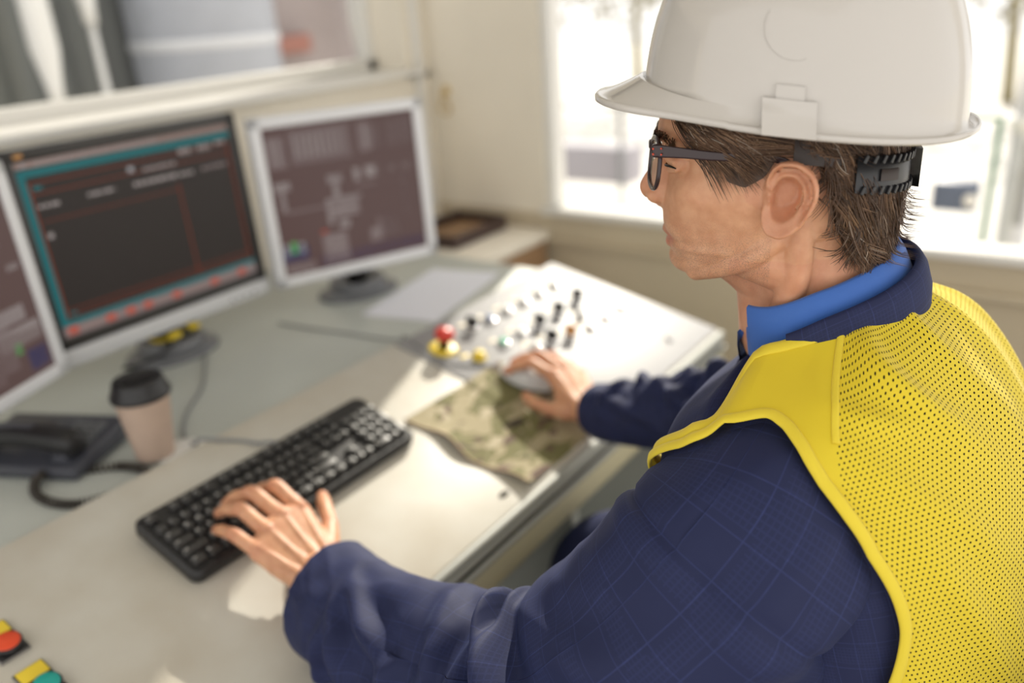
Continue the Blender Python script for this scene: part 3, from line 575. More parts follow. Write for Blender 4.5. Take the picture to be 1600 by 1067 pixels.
# seen through the wide window: a machinery hall with hoppers and a silo before it
mb = MB(); n_ = 240; G = A([[(-3+8.0*i/n_, 3.3+.018*sin(i*1.3), z_) for i in range(n_+1)] for z_ in (-.5, 5)]); mb.grid(G); mb.box((1, 3.45, 2.25), (8, .2, 5.5))
ext('hall_wall', mb, M['darksteel'], 'dark ribbed wall of the machinery hall outside the wide window', 'building', 'structure')
def hopper(x, y, z0, z1, r_, label):
    t_ = empty('hopper', label, 'hopper', (x, y, -.5), 'white hoppers outside the wide window')
    part_of(t_, MB().lathe([(.03, z0), (.035, z0+.08), (r_, z1), (r_, z1+.9), (r_*.9, z1+.95)], Matrix.Translation((x, y, 0)), 28), 'cone', M['white'])
    part_of(t_, MB().tube([(x, y, -.5), (x, y, z0+.03)], .018, 12), 'outlet_pipe', M['white'])
hopper(1.47, 2.8, 1.12, 1.36, .060, 'white hopper tapering to a pipe outside the wide window at left'); hopper(1.74, 2.86, 1.44, 1.66, .06, 'small white hopper beside the taller one outside the window'); hopper(3.36, 2.8, 1.14, 1.36, .06, 'white hopper outside the window above the far monitor')
M['silo'] = mat('silo_grey_blue', (.40, .43, .50), .5, var=.05); M['pinkish'] = mat('dusty_rose_cladding', (.36, .31, .31), .7, var=.12, scale=3); M['rust'] = mat('rust_red_paint', (.34, .15, .12), .7)
sl = empty('silo', 'pale blue-grey silo standing before the dark hall outside', 'silo', (2.32, 2.85, -.5))
part_of(sl, MB().lathe([(.36, -.5), (.36, 4.2), (.10, 4.6), (0, 4.6)], Matrix.Translation((2.32, 2.85, 0)), 48), 'shell', M['silo'])
part_of(sl, MB().lathe([(.362, 1.30), (.370, 1.31), (.370, 1.34), (.362, 1.35)], Matrix.Translation((2.32, 2.85, 0)), 48, caps=False), 'ring_band', M['pale_steel'])
ext('annex_wall', MB().box((3.55, 3.12, 2.0), (1.5, .2, 5.0), bev=.02), M['pinkish'], 'dusty pink annex wall outside the wide window', 'building', 'structure')
tag(MB().box((2.95, 2.98, 1.26), (.34, .06, .10), bev=.01).obj('wall_beam', M['rust']), 'faded red beam on the pink wall outside the window', 'beam')
# ================================================================== the person
KP = 1.10
HEAD = A([.257, -.794, 1.292]); _a = radians(23)
hF, hL, hU = A([-sin(_a), cos(_a), 0]), A([-cos(_a), -sin(_a), 0]), A([0, 0, 1.])
def hd(x, y, z): return HEAD+KP*(hF*x+hL*y+hU*z)                      # head frame: forward, left, up from between the ears
HM = basis(hF*KP, hL*KP, hU*KP, HEAD)
person = empty('person', 'man in navy suit and yellow vest seated at the console typing', 'person', (.25, -.95, 0))
def pobj(mb, name, m, par=None):
    off = A(person.location); mb.v = [tuple(A(v)-off) for v in mb.v]; return mb.obj(name, m, par or person)
def jawz(t): return [((z if z > -.045 else -.045+(z+.045)*.80), x) for z, x in t]
def interp(tab, z):
    tab = sorted(tab); xs = [t[0] for t in tab]; return np.interp(z, xs, [t[1] for t in tab])
# ---- head: horizontal contours
XF = [(.125, .030), (.110, .056), (.095, .071), (.080, .080), (.0665, .0848), (.0555, .0868), (.046, .0886), (.040, .0880), (.033, .0850), (.026, .0822), (.018, .0805), (.010, .0805), (0, .0818), (-.010, .0836), (-.017, .0848), (-.024, .0840), (-.030, .0838), (-.036, .0822), (-.0425, .0770), (-.048, .0790), (-.054, .0775), (-.0608, .0752), (-.067, .0770), (-.0722, .0778), (-.078, .0742), (-.082, .0680), (-.086, .058)]
XB = [(.125, -.055), (.110, -.080), (.09, -.094), (.06, -.101), (.03, -.102), (0, -.098), (-.03, -.088), (-.038, -.040), (-.046, -.012), (-.056, .004), (-.066, .018), (-.076, .032), (-.086, .046)]
WD = [(.125, .036), (.110, .055), (.09, .067), (.06, .0735), (.03, .0742), (0, .0715), (-.03, .0655), (-.038, .0635), (-.046, .0605), (-.056, .0545), (-.066, .0460), (-.076, .0350), (-.086, .0160)]
XF, XB, WD = jawz(XF), jawz(XB), jawz(WD)
def head_pt(th, z, off=0.0):
    xf, xb, w_ = interp(XF, z), interp(XB, z), interp(WD, z)
    xc = -.012 if z > -.03 else np.interp(-z, [.03, .078], [-.012, .048]); xc = min(max(xc, xb+.006), xf-.008)
    c, s = cos(th), sin(th)
    if c >= 0:
        nf = 2.35 if z > -.05 else 2.15; k = (abs(c)**nf+abs(s)**nf)**(-1/nf); x = xc+(xf-xc)*c*k; y = w_*s*k
    else:
        k = (abs(c)**2.2+abs(s)**2.2)**(-1/2.2); x = xc+(xc-xb)*c*k; y = w_*s*k
    if c > 0:                                       # eye sockets, cheekbones, hollow cheeks
        for sg in (1, -1):
            d = sqrt(((y-sg*.033)/.019)**2+((z-.024)/.012)**2); x -= .0085*math.exp(-d*d)
            d = sqrt(((y-sg*.050)/.018)**2+((z+.002)/.014)**2); e = .0035*math.exp(-d*d); x += e; y += sg*e*.8
            d = sqrt(((y-sg*.052)/.016)**2+((z+.040)/.018)**2); y -= sg*.003*math.exp(-d*d)
    if off:
        q = A([x+.012, y, z-.02]); q /= np.linalg.norm(q); x, y, z = x+q[0]*off, y+q[1]*off, z+q[2]*off
    return x, y, z
def ball(mb, c, r, n=16):
    b = bmesh.new(); bmesh.ops.create_uvsphere(b, u_segments=n, v_segments=n//2+2, radius=1)
    rr = (r, r, r) if np.isscalar(r) else r
    for v in b.verts: v.co = Vector((c[0]+v.co.x*rr[0], c[1]+v.co.y*rr[1], c[2]+v.co.z*rr[2]))
    return mb.bm(b, None, 0, True)
def limb(mb, pts, rad, n=18, per=6, ends=True):
    """a tapered round limb through the points, ball ends"""
    K = np.column_stack([np.asarray(pts, float), np.asarray(rad, float)]); C_ = catmull(K, per*(len(K)-1)+1)
    mb.tube(C_[:, :3], C_[:, 3], n); 
    if ends: ball(mb, C_[0, :3], C_[0, 3]*.995); ball(mb, C_[-1, :3], C_[-1, 3]*.995)
    return mb
hb = MB()                                           # head part, in head coordinates
zs = list(np.linspace(.125, -.0778, 96)); nth = 128
G = A([[head_pt(2*pi*k/nth, z) for k in range(nth)] for z in zs]); hb.grid(G, cv=True, flip=True)
hb.add(G[0], [list(range(nth))]); hb.add(G[-1], [list(range(nth))[::-1]])
# nose
limb(hb, [(.0800, 0, .030), (.0840, 0, .020), (.0892, 0, .0085), (.0945, 0, -.0025), (.0945, 0, -.0055)], [.0058, .0064, .0074, .0086, .0084], 20, 8)
for s in (1, -1):
    ball(hb, (.0865, s*.0112, -.0085), (.0110, .0072, .0076)); limb(hb, [(.0925, s*.004, -.0045), (.089, s*.009, -.0065)], [.0078, .0065], 14)
    limb(hb, [(.0818, s*.006, .012), (.0828, s*.011, -.001)], [.007, .0078], 14)
limb(hb, [(.0895, 0, -.0120), (.0855, 0, -.0165)], [.0052, .0048], 12)
# brow ridge, eyelids, lips, chin
for s in (1, -1):
    limb(hb, [(.0818, s*.010, .0395), (.0808, s*.028, .0425), (.0720, s*.047, .0390), (.0635, s*.056, .032)], [.0058, .0060, .0058, .0045], 14)
    ball(hb, (.0670, s*.0320, .0245), (.0128, .0140, .0118))
    limb(hb, [(.0765, s*.020, .0262), (.0790, s*.032, .0272), (.0735, s*.044, .0250)], [.0030, .0040, .0030], 10)
    limb(hb, [(.0755, s*.021, .0185), (.0770, s*.032, .0165), (.0715, s*.043, .0185)], [.0026, .0030, .0026], 10)
limb(hb, [(.0665, .0240, -.0440), (.0765, .0120, -.0405), (.0800, .0035, -.0385), (.0798, 0, -.0390), (.0800, -.0035, -.0385), (.0765, -.0120, -.0405), (.0665, -.0240, -.0440)], [.0020, .0034, .0042, .0040, .0042, .0034, .0020], 12)
limb(hb, [(.0665, .0230, -.0452), (.0750, .0110, -.0490), (.0768, 0, -.0500), (.0750, -.0110, -.0490), (.0665, -.0230, -.0452)], [.0018, .0042, .0048, .0042, .0018], 12)
ball(hb, (.0650, 0, -.0625), (.0138, .0175, .0128))
limb(hb, [(.040, 0, -.052), (.012, 0, -.060), (-.02, 0, -.075)], [.024, .034, .044], 28, 6)
for s in (1, -1): limb(hb, [(.030, s*.024, -.050), (.006, s*.036, -.052), (-.015, s*.040, -.056)], [.018, .023, .026], 20, 6)
# neck with its muscles
limb(hb, [(-.030, 0, .02), (-.034, 0, -.03), (-.042, 0, -.075), (-.054, 0, -.125), (-.066, 0, -.175)], [.060, .0575, .0570, .0600, .068], 40, 8)
limb(hb, [(-.010, 0, -.045), (-.016, 0, -.085), (-.026, 0, -.13)], [.036, .038, .044], 30, 8)
for s in (1, -1): limb(hb, [(-.022, s*.060, -.022), (-.020, s*.058, -.060), (-.014, s*.044, -.100), (-.008, s*.020, -.140)], [.0095, .0115, .0115, .010], 16, 6)
ball(hb, (.012, 0, -.098), (.009, .008, .012))
for s in (1, -1): limb(hb, [(-.004, s*.058, -.034), (.012, s*.0545, -.048), (.034, s*.042, -.060), (.055, s*.024, -.069)], [.009, .0095, .009, .009], 14)
# ears: a polar relief in the ear's own plane
def ear_pts(s):
    OUT = [(0, .0165), (25, .0175), (50, .0225), (75, .0300), (100, .0325), (125, .0315), (150, .0275), (180, .0230), (205, .0220), (235, .0250), (265, .0310), (285, .0305), (305, .0235), (330, .0165), (360, .0165)]
    n, m_ = 96, 26; top = []; bot = []
    for k in range(n):
        a = 360*k/n; Ro = np.interp(a, [o[0] for o in OUT], [o[1] for o in OUT]); rt = []; rb = []
        for q in range(m_+1):
            t = q/m_; r_ = Ro*t; u_, v_ = r_*cos(radians(a)), r_*sin(radians(a))          # u forward, v up
            up = math.exp(-((a-110)/75.0)**2); lobe = math.exp(-((a-280)/35.0)**2); back = 1-math.exp(-((min(a, 360-a))/55.0)**2)
            rimw = math.exp(-((t-.91)/.085)**2); low = 1/(1+math.exp(-(a-205)/9.0))*(1-1/(1+math.exp(-(a-318)/8.0)))
            h = .0015+.0120*t*t*back
            h += .0056*rimw*back*(1-low)                                                  # helix
            h -= .0042*math.exp(-((t-.755)/.065)**2)*back*(1-low)                         # scapha
            h += .0060*math.exp(-((t-.595)/.075)**2)*back*(1-.55*low)*(1-.5*math.exp(-((a-95)/30.0)**2))   # antihelix
            h += .0040*math.exp(-((a-140)/16.0)**2-((t-.66)/.12)**2)                      # upper crus
            h -= .0165*math.exp(-(t/.46)**4)*(1-.45*math.exp(-((a-270)/40.0)**2))         # concha
            h += .0020*low*math.exp(-((t-.75)/.25)**2)                                    # lobe
            h += .0075*math.exp(-(((a if a < 180 else a-360)+14)/20.0)**2-((t-.66)/.20)**2)   # tragus
            h += .0050*math.exp(-((a-28)/15.0)**2-((t-.62)/.30)**2)                       # crus of the helix
            if t > .97: h -= .0035*((t-.97)/.03)
            rt.append((u_, v_, h)); rb.append((u_*.98, v_*.98, h-.0042-.002*(1-t)))
        top.append(rt); bot.append(rb)
    fl = radians(24); out = []
    for S_ in (top, bot):
        G = []
        for rr in S_:
            rw = []
            for (u_, v_, h) in rr:
                tilt = radians(8); u2, v2 = u_*cos(tilt)-v_*sin(tilt), u_*sin(tilt)+v_*cos(tilt)
                x = -.007+u2*cos(fl)+h*sin(fl)*.6; y = .0725+.0055-u2*sin(fl)+h*cos(fl)
                rw.append((x, s*y, .0035+v2*.94))
            G.append(rw)
        out.append(A(G))
    return out
for s in (1, -1):
    T_, B_ = ear_pts(s); hb.grid(T_, cu=True, flip=(s < 0)); hb.grid(B_, cu=True, flip=(s > 0)); hb.grid(A([T_[:, -1], B_[:, -1]]), cv=True, flip=(s < 0))
    ball(hb, (-.006, s*.0625, .000), (.014, .008, .020))
hb.v = [tuple(HM @ Vector(v)) for v in hb.v]
# ---- hands
def chain(mb, pts, rad, n=16):
    limb(mb, pts, rad, n, 5)
def hand(joints, dorsal):
    """joints: wrist, forearm end, and per finger [mcp, pip, dip, tip]; thumb [cmc, mcp, ip, tip]"""
    mb = MB(); W_, F_ = joints['wrist'], joints['fore']; dn = A(dorsal)/np.linalg.norm(dorsal)
    limb(mb, [F_, F_*.5+W_*.5, W_], [.031, .030, .0275], 22)
    limb(mb, [F_+joints['side']*.010, W_+joints['side']*.017], [.025, .0215], 18); limb(mb, [F_-joints['side']*.010, W_-joints['side']*.017], [.025, .0215], 18)
    FR = {'index': (.0110, .0101, .0091, .0080), 'middle': (.0112, .0103, .0093, .0082), 'ring': (.0107, .0098, .0088, .0078), 'little': (.0098, .0089, .0080, .0071)}
    mc = {}
    for k, r_ in FR.items():
        p = joints[k]; side = joints['side']; idx = ['index', 'middle', 'ring', 'little'].index(k)
        carp = W_+side*(.021-.0140*idx)+dn*.002; mc[k] = (carp, p[0])
        limb(mb, [carp, carp*.5+p[0]*.5-dn*.003, p[0]-dn*.003], [.0150, .0142, .0126], 16)
        limb(mb, [carp*.7+p[0]*.3-dn*.012, carp*.3+p[0]*.7-dn*.0125], [.0115, .0110], 14)
        chain(mb, [p[0]-dn*.001, p[0]*.5+p[1]*.5-dn*.0008, p[1], p[1]*.5+p[2]*.5-dn*.0004, p[2], p[3]], [r_[0]*1.07, r_[0]*.98, r_[1]*1.04, r_[1]*.93, r_[2], r_[3]])
        ball(mb, p[0]+dn*.0030, r_[0]*.92, 14); ball(mb, p[1]+dn*.0008, r_[1]*1.00, 12)
        limb(mb, [carp*.75+p[0]*.25+dn*.0100, carp*.4+p[0]*.6+dn*.0090, p[0]+dn*.0066], [.0026, .0040, .0048], 10)   # tendon
    ks_ = ['index', 'middle', 'ring', 'little']
    for a_, b_ in zip(ks_[:-1], ks_[1:]):              # webs between the metacarpals
        for t in np.linspace(.08, .97, 12):
            pa, pb = mc[a_][0]*(1-t)+mc[a_][1]*t, mc[b_][0]*(1-t)+mc[b_][1]*t; limb(mb, [pa-dn*.0022, pb-dn*.0022], [.0130, .0130], 12, 3, False)
        limb(mb, [joints[a_][0]*.9+joints[a_][1]*.1-dn*.003, joints[b_][0]*.9+joints[b_][1]*.1-dn*.002], [.0098, .0098], 12)
    th = joints['thumb']
    limb(mb, [W_*.8+th[0]*.2, th[0], th[0]*.5+th[1]*.5, th[1]], [.0150, .0165, .0150, .0118], 16); chain(mb, [th[1], th[1]*.5+th[2]*.5, th[2], th[2]*.4+th[3]*.6, th[3]], [.0115, .0106, .0110, .0104, .0086])
    limb(mb, [th[0]*.45+th[1]*.55, joints['index'][0]*.6+mc['index'][0]*.4-dn*.006], [.0105, .0105], 12); limb(mb, [th[0], mc['index'][0]*.5+mc['index'][1]*.5-dn*.006], [.0130, .0120], 12)
    return mb
# ---- the hands, posed on the keys and on the mouse
LH = dict(wrist=A([.073, -.300, .786]), fore=A([.062, -.400, .806]),
          index=[A([.122, -.220, .828]), A([.126, -.168, .846]), A([.124, -.135, .832]), A([.121, -.116, .815])],
          middle=[A([.094, -.216, .832]), A([.095, -.156, .849]), A([.091, -.120, .833]), A([.086, -.102, .818])],
          ring=[A([.064, -.221, .828]), A([.067, -.166, .842]), A([.067, -.131, .830]), A([.067, -.110, .817])],
          little=[A([.038, -.230, .818]), A([.036, -.187, .828]), A([.039, -.156, .822]), A([.043, -.136, .813])],
          thumb=[A([.104, -.283, .790]), A([.142, -.250, .800]), A([.168, -.212, .803]), A([.187, -.186, .801])])
LH['side'] = A([.96, .10, .10])
RH = dict(wrist=A([.664, -.352, .768]), fore=A([.640, -.440, .785]),
          index=[A([.684, -.268, .806]), A([.693, -.214, .816]), A([.683, -.186, .807]), A([.672, -.172, .799])],
          middle=[A([.708, -.272, .808]), A([.724, -.214, .820]), A([.716, -.182, .812]), A([.705, -.165, .803])],
          ring=[A([.729, -.280, .800]), A([.749, -.228, .812]), A([.746, -.196, .803]), A([.738, -.180, .792])],
          little=[A([.744, -.292, .788]), A([.765, -.254, .794]), A([.768, -.228, .786]), A([.763, -.213, .777])],
          thumb=[A([.640, -.326, .766]), A([.632, -.292, .765]), A([.636, -.256, .768]), A([.645, -.232, .772])])
RH['side'] = A([-.95, .20, .10])
lh = hand(LH, NC*.8+A([-.15, 0, .3])); rh = hand(RH, NC*.8+A([.2, 0, .3]))
# ---- arms and trunk under the clothes, then one continuous skin
SHL, ELL, WRL = A([.125, -.830, 1.040]), A([.010, -.660, .858]), LH['fore']
SHR, ELR, WRR = A([.480, -.865, 1.000]), A([.590, -.640, .860]), RH['fore']
bb = MB()
for (s_, e_, w_) in ((SHL, ELL, WRL), (SHR, ELR, WRR)): limb(bb, [s_, s_*.5+e_*.5, e_, e_*.5+w_*.5, w_], [.052, .048, .040, .038, .030], 20, 6)
limb(bb, [A([.30, -.93, .50]), A([.30, -.93, .70]), A([.305, -.905, .92]), A([.307, -.88, 1.06]), A([.307, -.865, 1.13])], [.115, .112, .118, .112, .070], 36, 6)
limb(bb, [SHL, A([.305, -.88, 1.08]), SHR], [.055, .075, .055], 24, 6)
def remesh(mb_list, vox, smooth_it, name, m):
    mb = MB()
    for q in mb_list: mb.add(q.v, q.f)
    off = A(person.location); mb.v = [tuple(A(v)-off) for v in mb.v]
    o = mb.obj(name+'_src', m)
    md = o.modifiers.new('r', 'REMESH'); md.mode = 'VOXEL'; md.voxel_size = vox; md.use_smooth_shade = True
    if smooth_it: sm = o.modifiers.new('s', 'SMOOTH'); sm.factor = .5; sm.iterations = smooth_it
    dg = bpy.context.evaluated_depsgraph_get(); me = bpy.data.meshes.new_from_object(o.evaluated_get(dg)); old = o.data
    bpy.data.objects.remove(o); bpy.data.meshes.remove(old)
    me.name = name; me.materials.clear(); me.materials.append(m); me.polygons.foreach_set('use_smooth', [True]*len(me.polygons))
    return new_obj(name, me, person)
def skin_mat():
    m = bpy.data.materials.new('skin'); m.use_nodes = True; nt = m.node_tree; N = nt.nodes; L = nt.links; b = N['Principled BSDF']
    b.inputs['Roughness'].default_value = .48; b.inputs['Specular IOR Level'].default_value = .45
    b.inputs['Subsurface Weight'].default_value = .22; b.inputs['Subsurface Radius'].default_value = (.009, .0035, .0016); b.inputs['Subsurface Scale'].default_value = 1
    at = N.new('ShaderNodeAttribute'); at.attribute_name = 'tone'; tc = N.new('ShaderNodeTexCoord')
    n = N.new('ShaderNodeTexNoise'); n.inputs['Scale'].default_value = 60; n.inputs['Detail'].default_value = 6; L.new(tc.outputs['Object'], n.inputs['Vector'])
    r = N.new('ShaderNodeValToRGB'); r.color_ramp.elements[0].position = .32; r.color_ramp.elements[1].position = .70
    r.color_ramp.elements[0].color = (.55, .270, .150, 1); r.color_ramp.elements[1].color = (.68, .375, .225, 1); L.new(n.outputs['Fac'], r.inputs['Fac'])
    mx = N.new('ShaderNodeMix'); mx.data_type = 'RGBA'; sp = N.new('ShaderNodeSeparateColor'); L.new(at.outputs['Color'], sp.inputs[0])
    L.new(sp.outputs[0], mx.inputs['Factor']); L.new(r.outputs['Color'], mx.inputs['A']); mx.inputs['B'].default_value = (.50, .16, .11, 1)
    st = N.new('ShaderNodeTexNoise'); st.inputs['Scale'].default_value = 1100; st.inputs['Detail'].default_value = 2; L.new(tc.outputs['Object'], st.inputs['Vector'])
    sr = N.new('ShaderNodeMath'); sr.operation = 'MULTIPLY_ADD'; sr.inputs[1].default_value = 4.0; sr.inputs[2].default_value = -1.75; sr.use_clamp = True; L.new(st.outputs['Fac'], sr.inputs[0])
    sm = N.new('ShaderNodeMath'); sm.operation = 'MULTIPLY'; L.new(sr.outputs[0], sm.inputs[0]); L.new(sp.outputs[1], sm.inputs[1])
    m2 = N.new('ShaderNodeMix'); m2.data_type = 'RGBA'; L.new(sm.outputs[0], m2.inputs['Factor']); L.new(mx.outputs['Result'], m2.inputs['A']); m2.inputs['B'].default_value = (.22, .14, .10, 1)
    L.new(m2.outputs['Result'], b.inputs['Base Color'])
    bn = N.new('ShaderNodeTexNoise'); bn.inputs['Scale'].default_value = 700; bn.inputs['Detail'].default_value = 4; L.new(tc.outputs['Object'], bn.inputs['Vector'])
    bp = N.new('ShaderNodeBump'); bp.inputs['Strength'].default_value = .16; bp.inputs['Distance'].default_value = .001; L.new(bn.outputs['Fac'], bp.inputs['Height']); L.new(bp.outputs['Normal'], b.inputs['Normal'])
    return m
M['skin'] = skin_mat()
body = remesh([hb, lh, rh, bb], .0017, 3, 'body', M['skin'])
me = body.data; nv = len(me.vertices); co = np.empty(nv*3); me.vertices.foreach_get('co', co); co = co.reshape(-1, 3)+A(person.location)
q = (co-HEAD)/KP; hx, hy, hz_ = q@hF, q@hL, q@hU
red = np.zeros(nv); stub = np.zeros(nv)
inhead = (np.abs(hy) < .11) & (hx > -.12) & (hx < .12) & (hz_ > -.2)
lipd = np.sqrt(((hz_+.0445)/.0085)**2+(hy/.026)**2+((hx-.077)/.011)**2); red = np.where(inhead, np.clip(1.6*(1.15-lipd), 0, .75), 0)
eard = np.sqrt(((hx+.004)/.030)**2+((hz_-.002)/.036)**2); red = np.maximum(red, np.where(inhead & (np.abs(hy) > .070), np.clip(.4*(1.5-eard), 0, .20), 0))
red = np.maximum(red, np.where(inhead & (hx > .078), .30*np.exp(-((hz_-.0)/.012)**2)*np.exp(-(hy/.02)**2), 0))
red = np.maximum(red, np.where(inhead & (hz_ < -.05) & (hx < .03), .22, 0))
for Hd in (LH, RH):
    for k in ('index', 'middle', 'ring', 'little', 'thumb'):
        for j, rr in ((0, .011), (1, .010), (3, .011)):
            red = np.maximum(red, .45*np.exp(-(np.linalg.norm(co-Hd[k][j], axis=1)/(rr*1.25))**2))
jaw = np.exp(-((hz_+.055)/.026)**2)*(hx > .0)*(hx < .09); stub = np.where(inhead, jaw*.75, 0)
ca = me.color_attributes.new('tone', 'FLOAT_COLOR', 'POINT'); buf = np.zeros((nv, 4), np.float32); buf[:, 0] = red; buf[:, 1] = stub; buf[:, 3] = 1; ca.data.foreach_set('color', buf.ravel())
# eyes
M['eye_white'] = mat('eye_white', (.75, .70, .66), .15); M['iris'] = mat('iris_brown', (.08, .045, .025), .1); M['pupil'] = mat('pupil', (.004, .004, .004), .08)
for s in (1, -1):
    c = Vector((.0674, s*.0320, .0236)); d = Vector((.95, s*.02+.05, -.38)).normalized(); rot = d.to_track_quat('Z', 'Y').to_matrix().to_4x4()
    mb = MB(); mb.lathe([(.0110*sin(t), .0110*cos(t)) for t in np.linspace(pi, .001, 24)], HM @ Matrix.Translation(c) @ rot, 28, caps=False); e = pobj(mb, 'eyeball', M['eye_white'])
    mb = MB(); mb.lathe([(.0111*sin(t), .0111*cos(t)) for t in np.linspace(.50, .20, 8)], HM @ Matrix.Translation(c) @ rot, 28, caps=False); pobj(mb, 'iris', M['iris'], e)
    mb = MB(); mb.lathe([(.0112*sin(t), .0112*cos(t)) for t in np.linspace(.22, .001, 8)], HM @ Matrix.Translation(c) @ rot, 28, caps=False); pobj(mb, 'pupil', M['pupil'], e)
    mb = MB(); limb(mb, [(.0750, s*.0195, .0215), (.0800, s*.0270, .0205), (.0806, s*.0330, .0202), (.0775, s*.0400, .0208), (.0725, s*.0460, .0200)], [.0005, .0009, .0010, .0010, .0005], 8); mb.v = [tuple(HM @ Vector(v)) for v in mb.v]; pobj(mb, 'eyelashes', M['pupil'])
# ---- jacket: trunk surface S(u, v), u round the body (0 front, pi/2 left, pi back), v 0 hips .. 1 neck
TK = A([  # z     cx    cy    a     bf    bb    sag   prot
    (.44, .296, -.925, .200, .150, .140, .000, .00),
    (.62, .296, -.930, .200, .148, .138, .000, .00),
    (.80, .298, -.920, .208, .145, .142, .000, .00),
    (.93, .300, -.905, .226, .142, .146, .000, .02),
    (1.02, .300, -.886, .240, .138, .144, .005, .02),
    (1.085, .298, -.868, .240, .116, .134, .018, .030),
    (1.130, .296, -.856, .222, .062, .116, .030, .020),
    (1.160, .293, -.848, .182, .036, .098, .038, .008),
    (1.180, .290, -.842, .116, .036, .078, .026, .004),
    (1.196, .288, -.838, .066, .040, .062, .006, .002)])
VT = np.array([0, .15, .31, .44, .55, .65, .74, .83, .92, 1.0])
TQ = catmull(np.column_stack([VT, TK]), 401)
TQ = TQ[np.argsort(TQ[:, 0])]
BF, BL = A([sin(radians(4)), cos(radians(4)), 0]), A([-cos(radians(4)), sin(radians(4)), 0])
def S_raw(u, v):
    u = np.asarray(u, float); v = np.asarray(v, float)
    c = [np.interp(v, TQ[:, 0], TQ[:, k]) for k in range(1, 9)]
    z, cx_, cy_, a, bf, bb_, sag, prot = c
    su, cu = np.sin(u), np.cos(u); p = .86
    lat = a*np.sign(su)*np.abs(su)**p; fw_ = np.where(cu > 0, bf, bb_)*np.sign(cu)*np.abs(cu)**p
    k = np.abs(lat/a)**2.2
    fw_ = fw_+prot*k; z = z-sag*k-.080*np.maximum(cu, 0)*np.clip((v-.76)/.2, 0, 1)
    rf = np.clip(-su*3, 0, 1)*np.clip(cu*3, 0, 1)*np.clip((v-.6)/.2, 0, 1); z = z-.045*rf; fw_ = fw_*(1-.45*rf)
    P_ = np.stack([cx_, cy_, z], -1)
    return P_+lat[..., None]*BL+fw_[..., None]*BF
def S_nrm(u, v):
    e = 1e-3; du = S_raw(u+e, v)-S_raw(u-e, v); dv = S_raw(u, np.minimum(v+e, 1))-S_raw(u, np.maximum(v-e, 0))
    n = np.cross(du, dv); n /= np.linalg.norm(n, axis=-1)[..., None]+1e-12; return n
def S(u, v, off=0.0):
    P_ = S_raw(u, v); return P_+S_nrm(u, v)*(np.asarray(off)[..., None] if np.ndim(off) else off)
def uvlayer(me, uvs):
    ul = me.uv_layers.new(name='uv'); li = np.empty(len(me.loops), np.int32); me.loops.foreach_get('vertex_index', li)
    ul.data.foreach_set('uv', np.asarray(uvs, np.float32)[li].ravel())
def suit_mat(name, base, line, glen=True):
    m = bpy.data.materials.new(name); m.use_nodes = True; nt = m.node_tree; N = nt.nodes; L = nt.links; b = N['Principled BSDF']
    b.inputs['Roughness'].default_value = .72; b.inputs['Sheen Weight'].default_value = .05; b.inputs['Sheen Roughness'].default_value = .4; b.inputs['Sheen Tint'].default_value = (.35, .45, .85, 1); b.inputs['Specular IOR Level'].default_value = .25
    uv = N.new('ShaderNodeUVMap'); uv.uv_map = 'uv'; sx = N.new('ShaderNodeSeparateXYZ'); L.new(uv.outputs[0], sx.inputs[0])
    def mth(op, a_, b_=None, c_=None, clamp=False):
        n = N.new('ShaderNodeMath'); n.operation = op; n.use_clamp = clamp
        for i, v in enumerate((a_, b_, c_)):
            if v is None: continue
            if isinstance(v, (int, float)): n.inputs[i].default_value = v
            else: L.new(v, n.inputs[i])
        return n.outputs[0]
    def lines(src, per, wd):
        f = mth('FRACT', mth('DIVIDE', src, per)); d = mth('ABSOLUTE', mth('SUBTRACT', f, .5)); return mth('LESS_THAN', d, wd/per/2)
    l1 = mth('MAXIMUM', lines(sx.outputs[0], .019, .0007), lines(sx.outputs[1], .025, .0007))
    band = mth('MULTIPLY', mth('MAXIMUM', lines(sx.outputs[0], .038, .012), lines(sx.outputs[1], .050, .016)), mth('MAXIMUM', lines(sx.outputs[0], .0030, .0008), lines(sx.outputs[1], .0030, .0008)))
    fac = mth('ADD', mth('MULTIPLY', l1, .21), mth('MULTIPLY', band, .08), clamp=True)
    ns = N.new('ShaderNodeTexNoise'); ns.inputs['Scale'].default_value = 400; L.new(uv.outputs[0], ns.inputs['Vector'])
    fac = mth('MULTIPLY', fac, mth('MULTIPLY_ADD', ns.outputs['Fac'], .9, .45))
    mx = N.new('ShaderNodeMix'); mx.data_type = 'RGBA'; mx.inputs['A'].default_value = (*base, 1); mx.inputs['B'].default_value = (*line, 1); L.new(fac, mx.inputs['Factor']); L.new(mx.outputs['Result'], b.inputs['Base Color'])
    wv = N.new('ShaderNodeTexNoise'); wv.inputs['Scale'].default_value = 1500; L.new(uv.outputs[0], wv.inputs['Vector'])
    bp = N.new('ShaderNodeBump'); bp.inputs['Strength'].default_value = .12; bp.inputs['Distance'].default_value = .0008; L.new(wv.outputs['Fac'], bp.inputs['Height']); L.new(bp.outputs['Normal'], b.inputs['Normal'])
    return m
M['suit'] = suit_mat('navy_check_suiting', (.015, .020, .064), (.06, .085, .27))
M['suit_plain'] = mat('navy_suiting_plain', (.013, .016, .040), .75)
def smoothstep(a, b, x): t = np.clip((x-a)/(b-a), 0, 1); return t*t*(3-2*t)
class Cloth:
    """grids with their own uv, joined in one mesh"""
    def __init__(s): s.mb = MB(); s.uv = []
    def grid(s, G, UV, cu=False, cv=False, flip=False): s.mb.grid(G, 0, cu, cv, flip); s.uv += list(np.asarray(UV).reshape(-1, 2)); return s
    def obj(s, name, m, par=None):
        o = pobj(s.mb, name, m, par); uvlayer(o.data, s.uv); return o
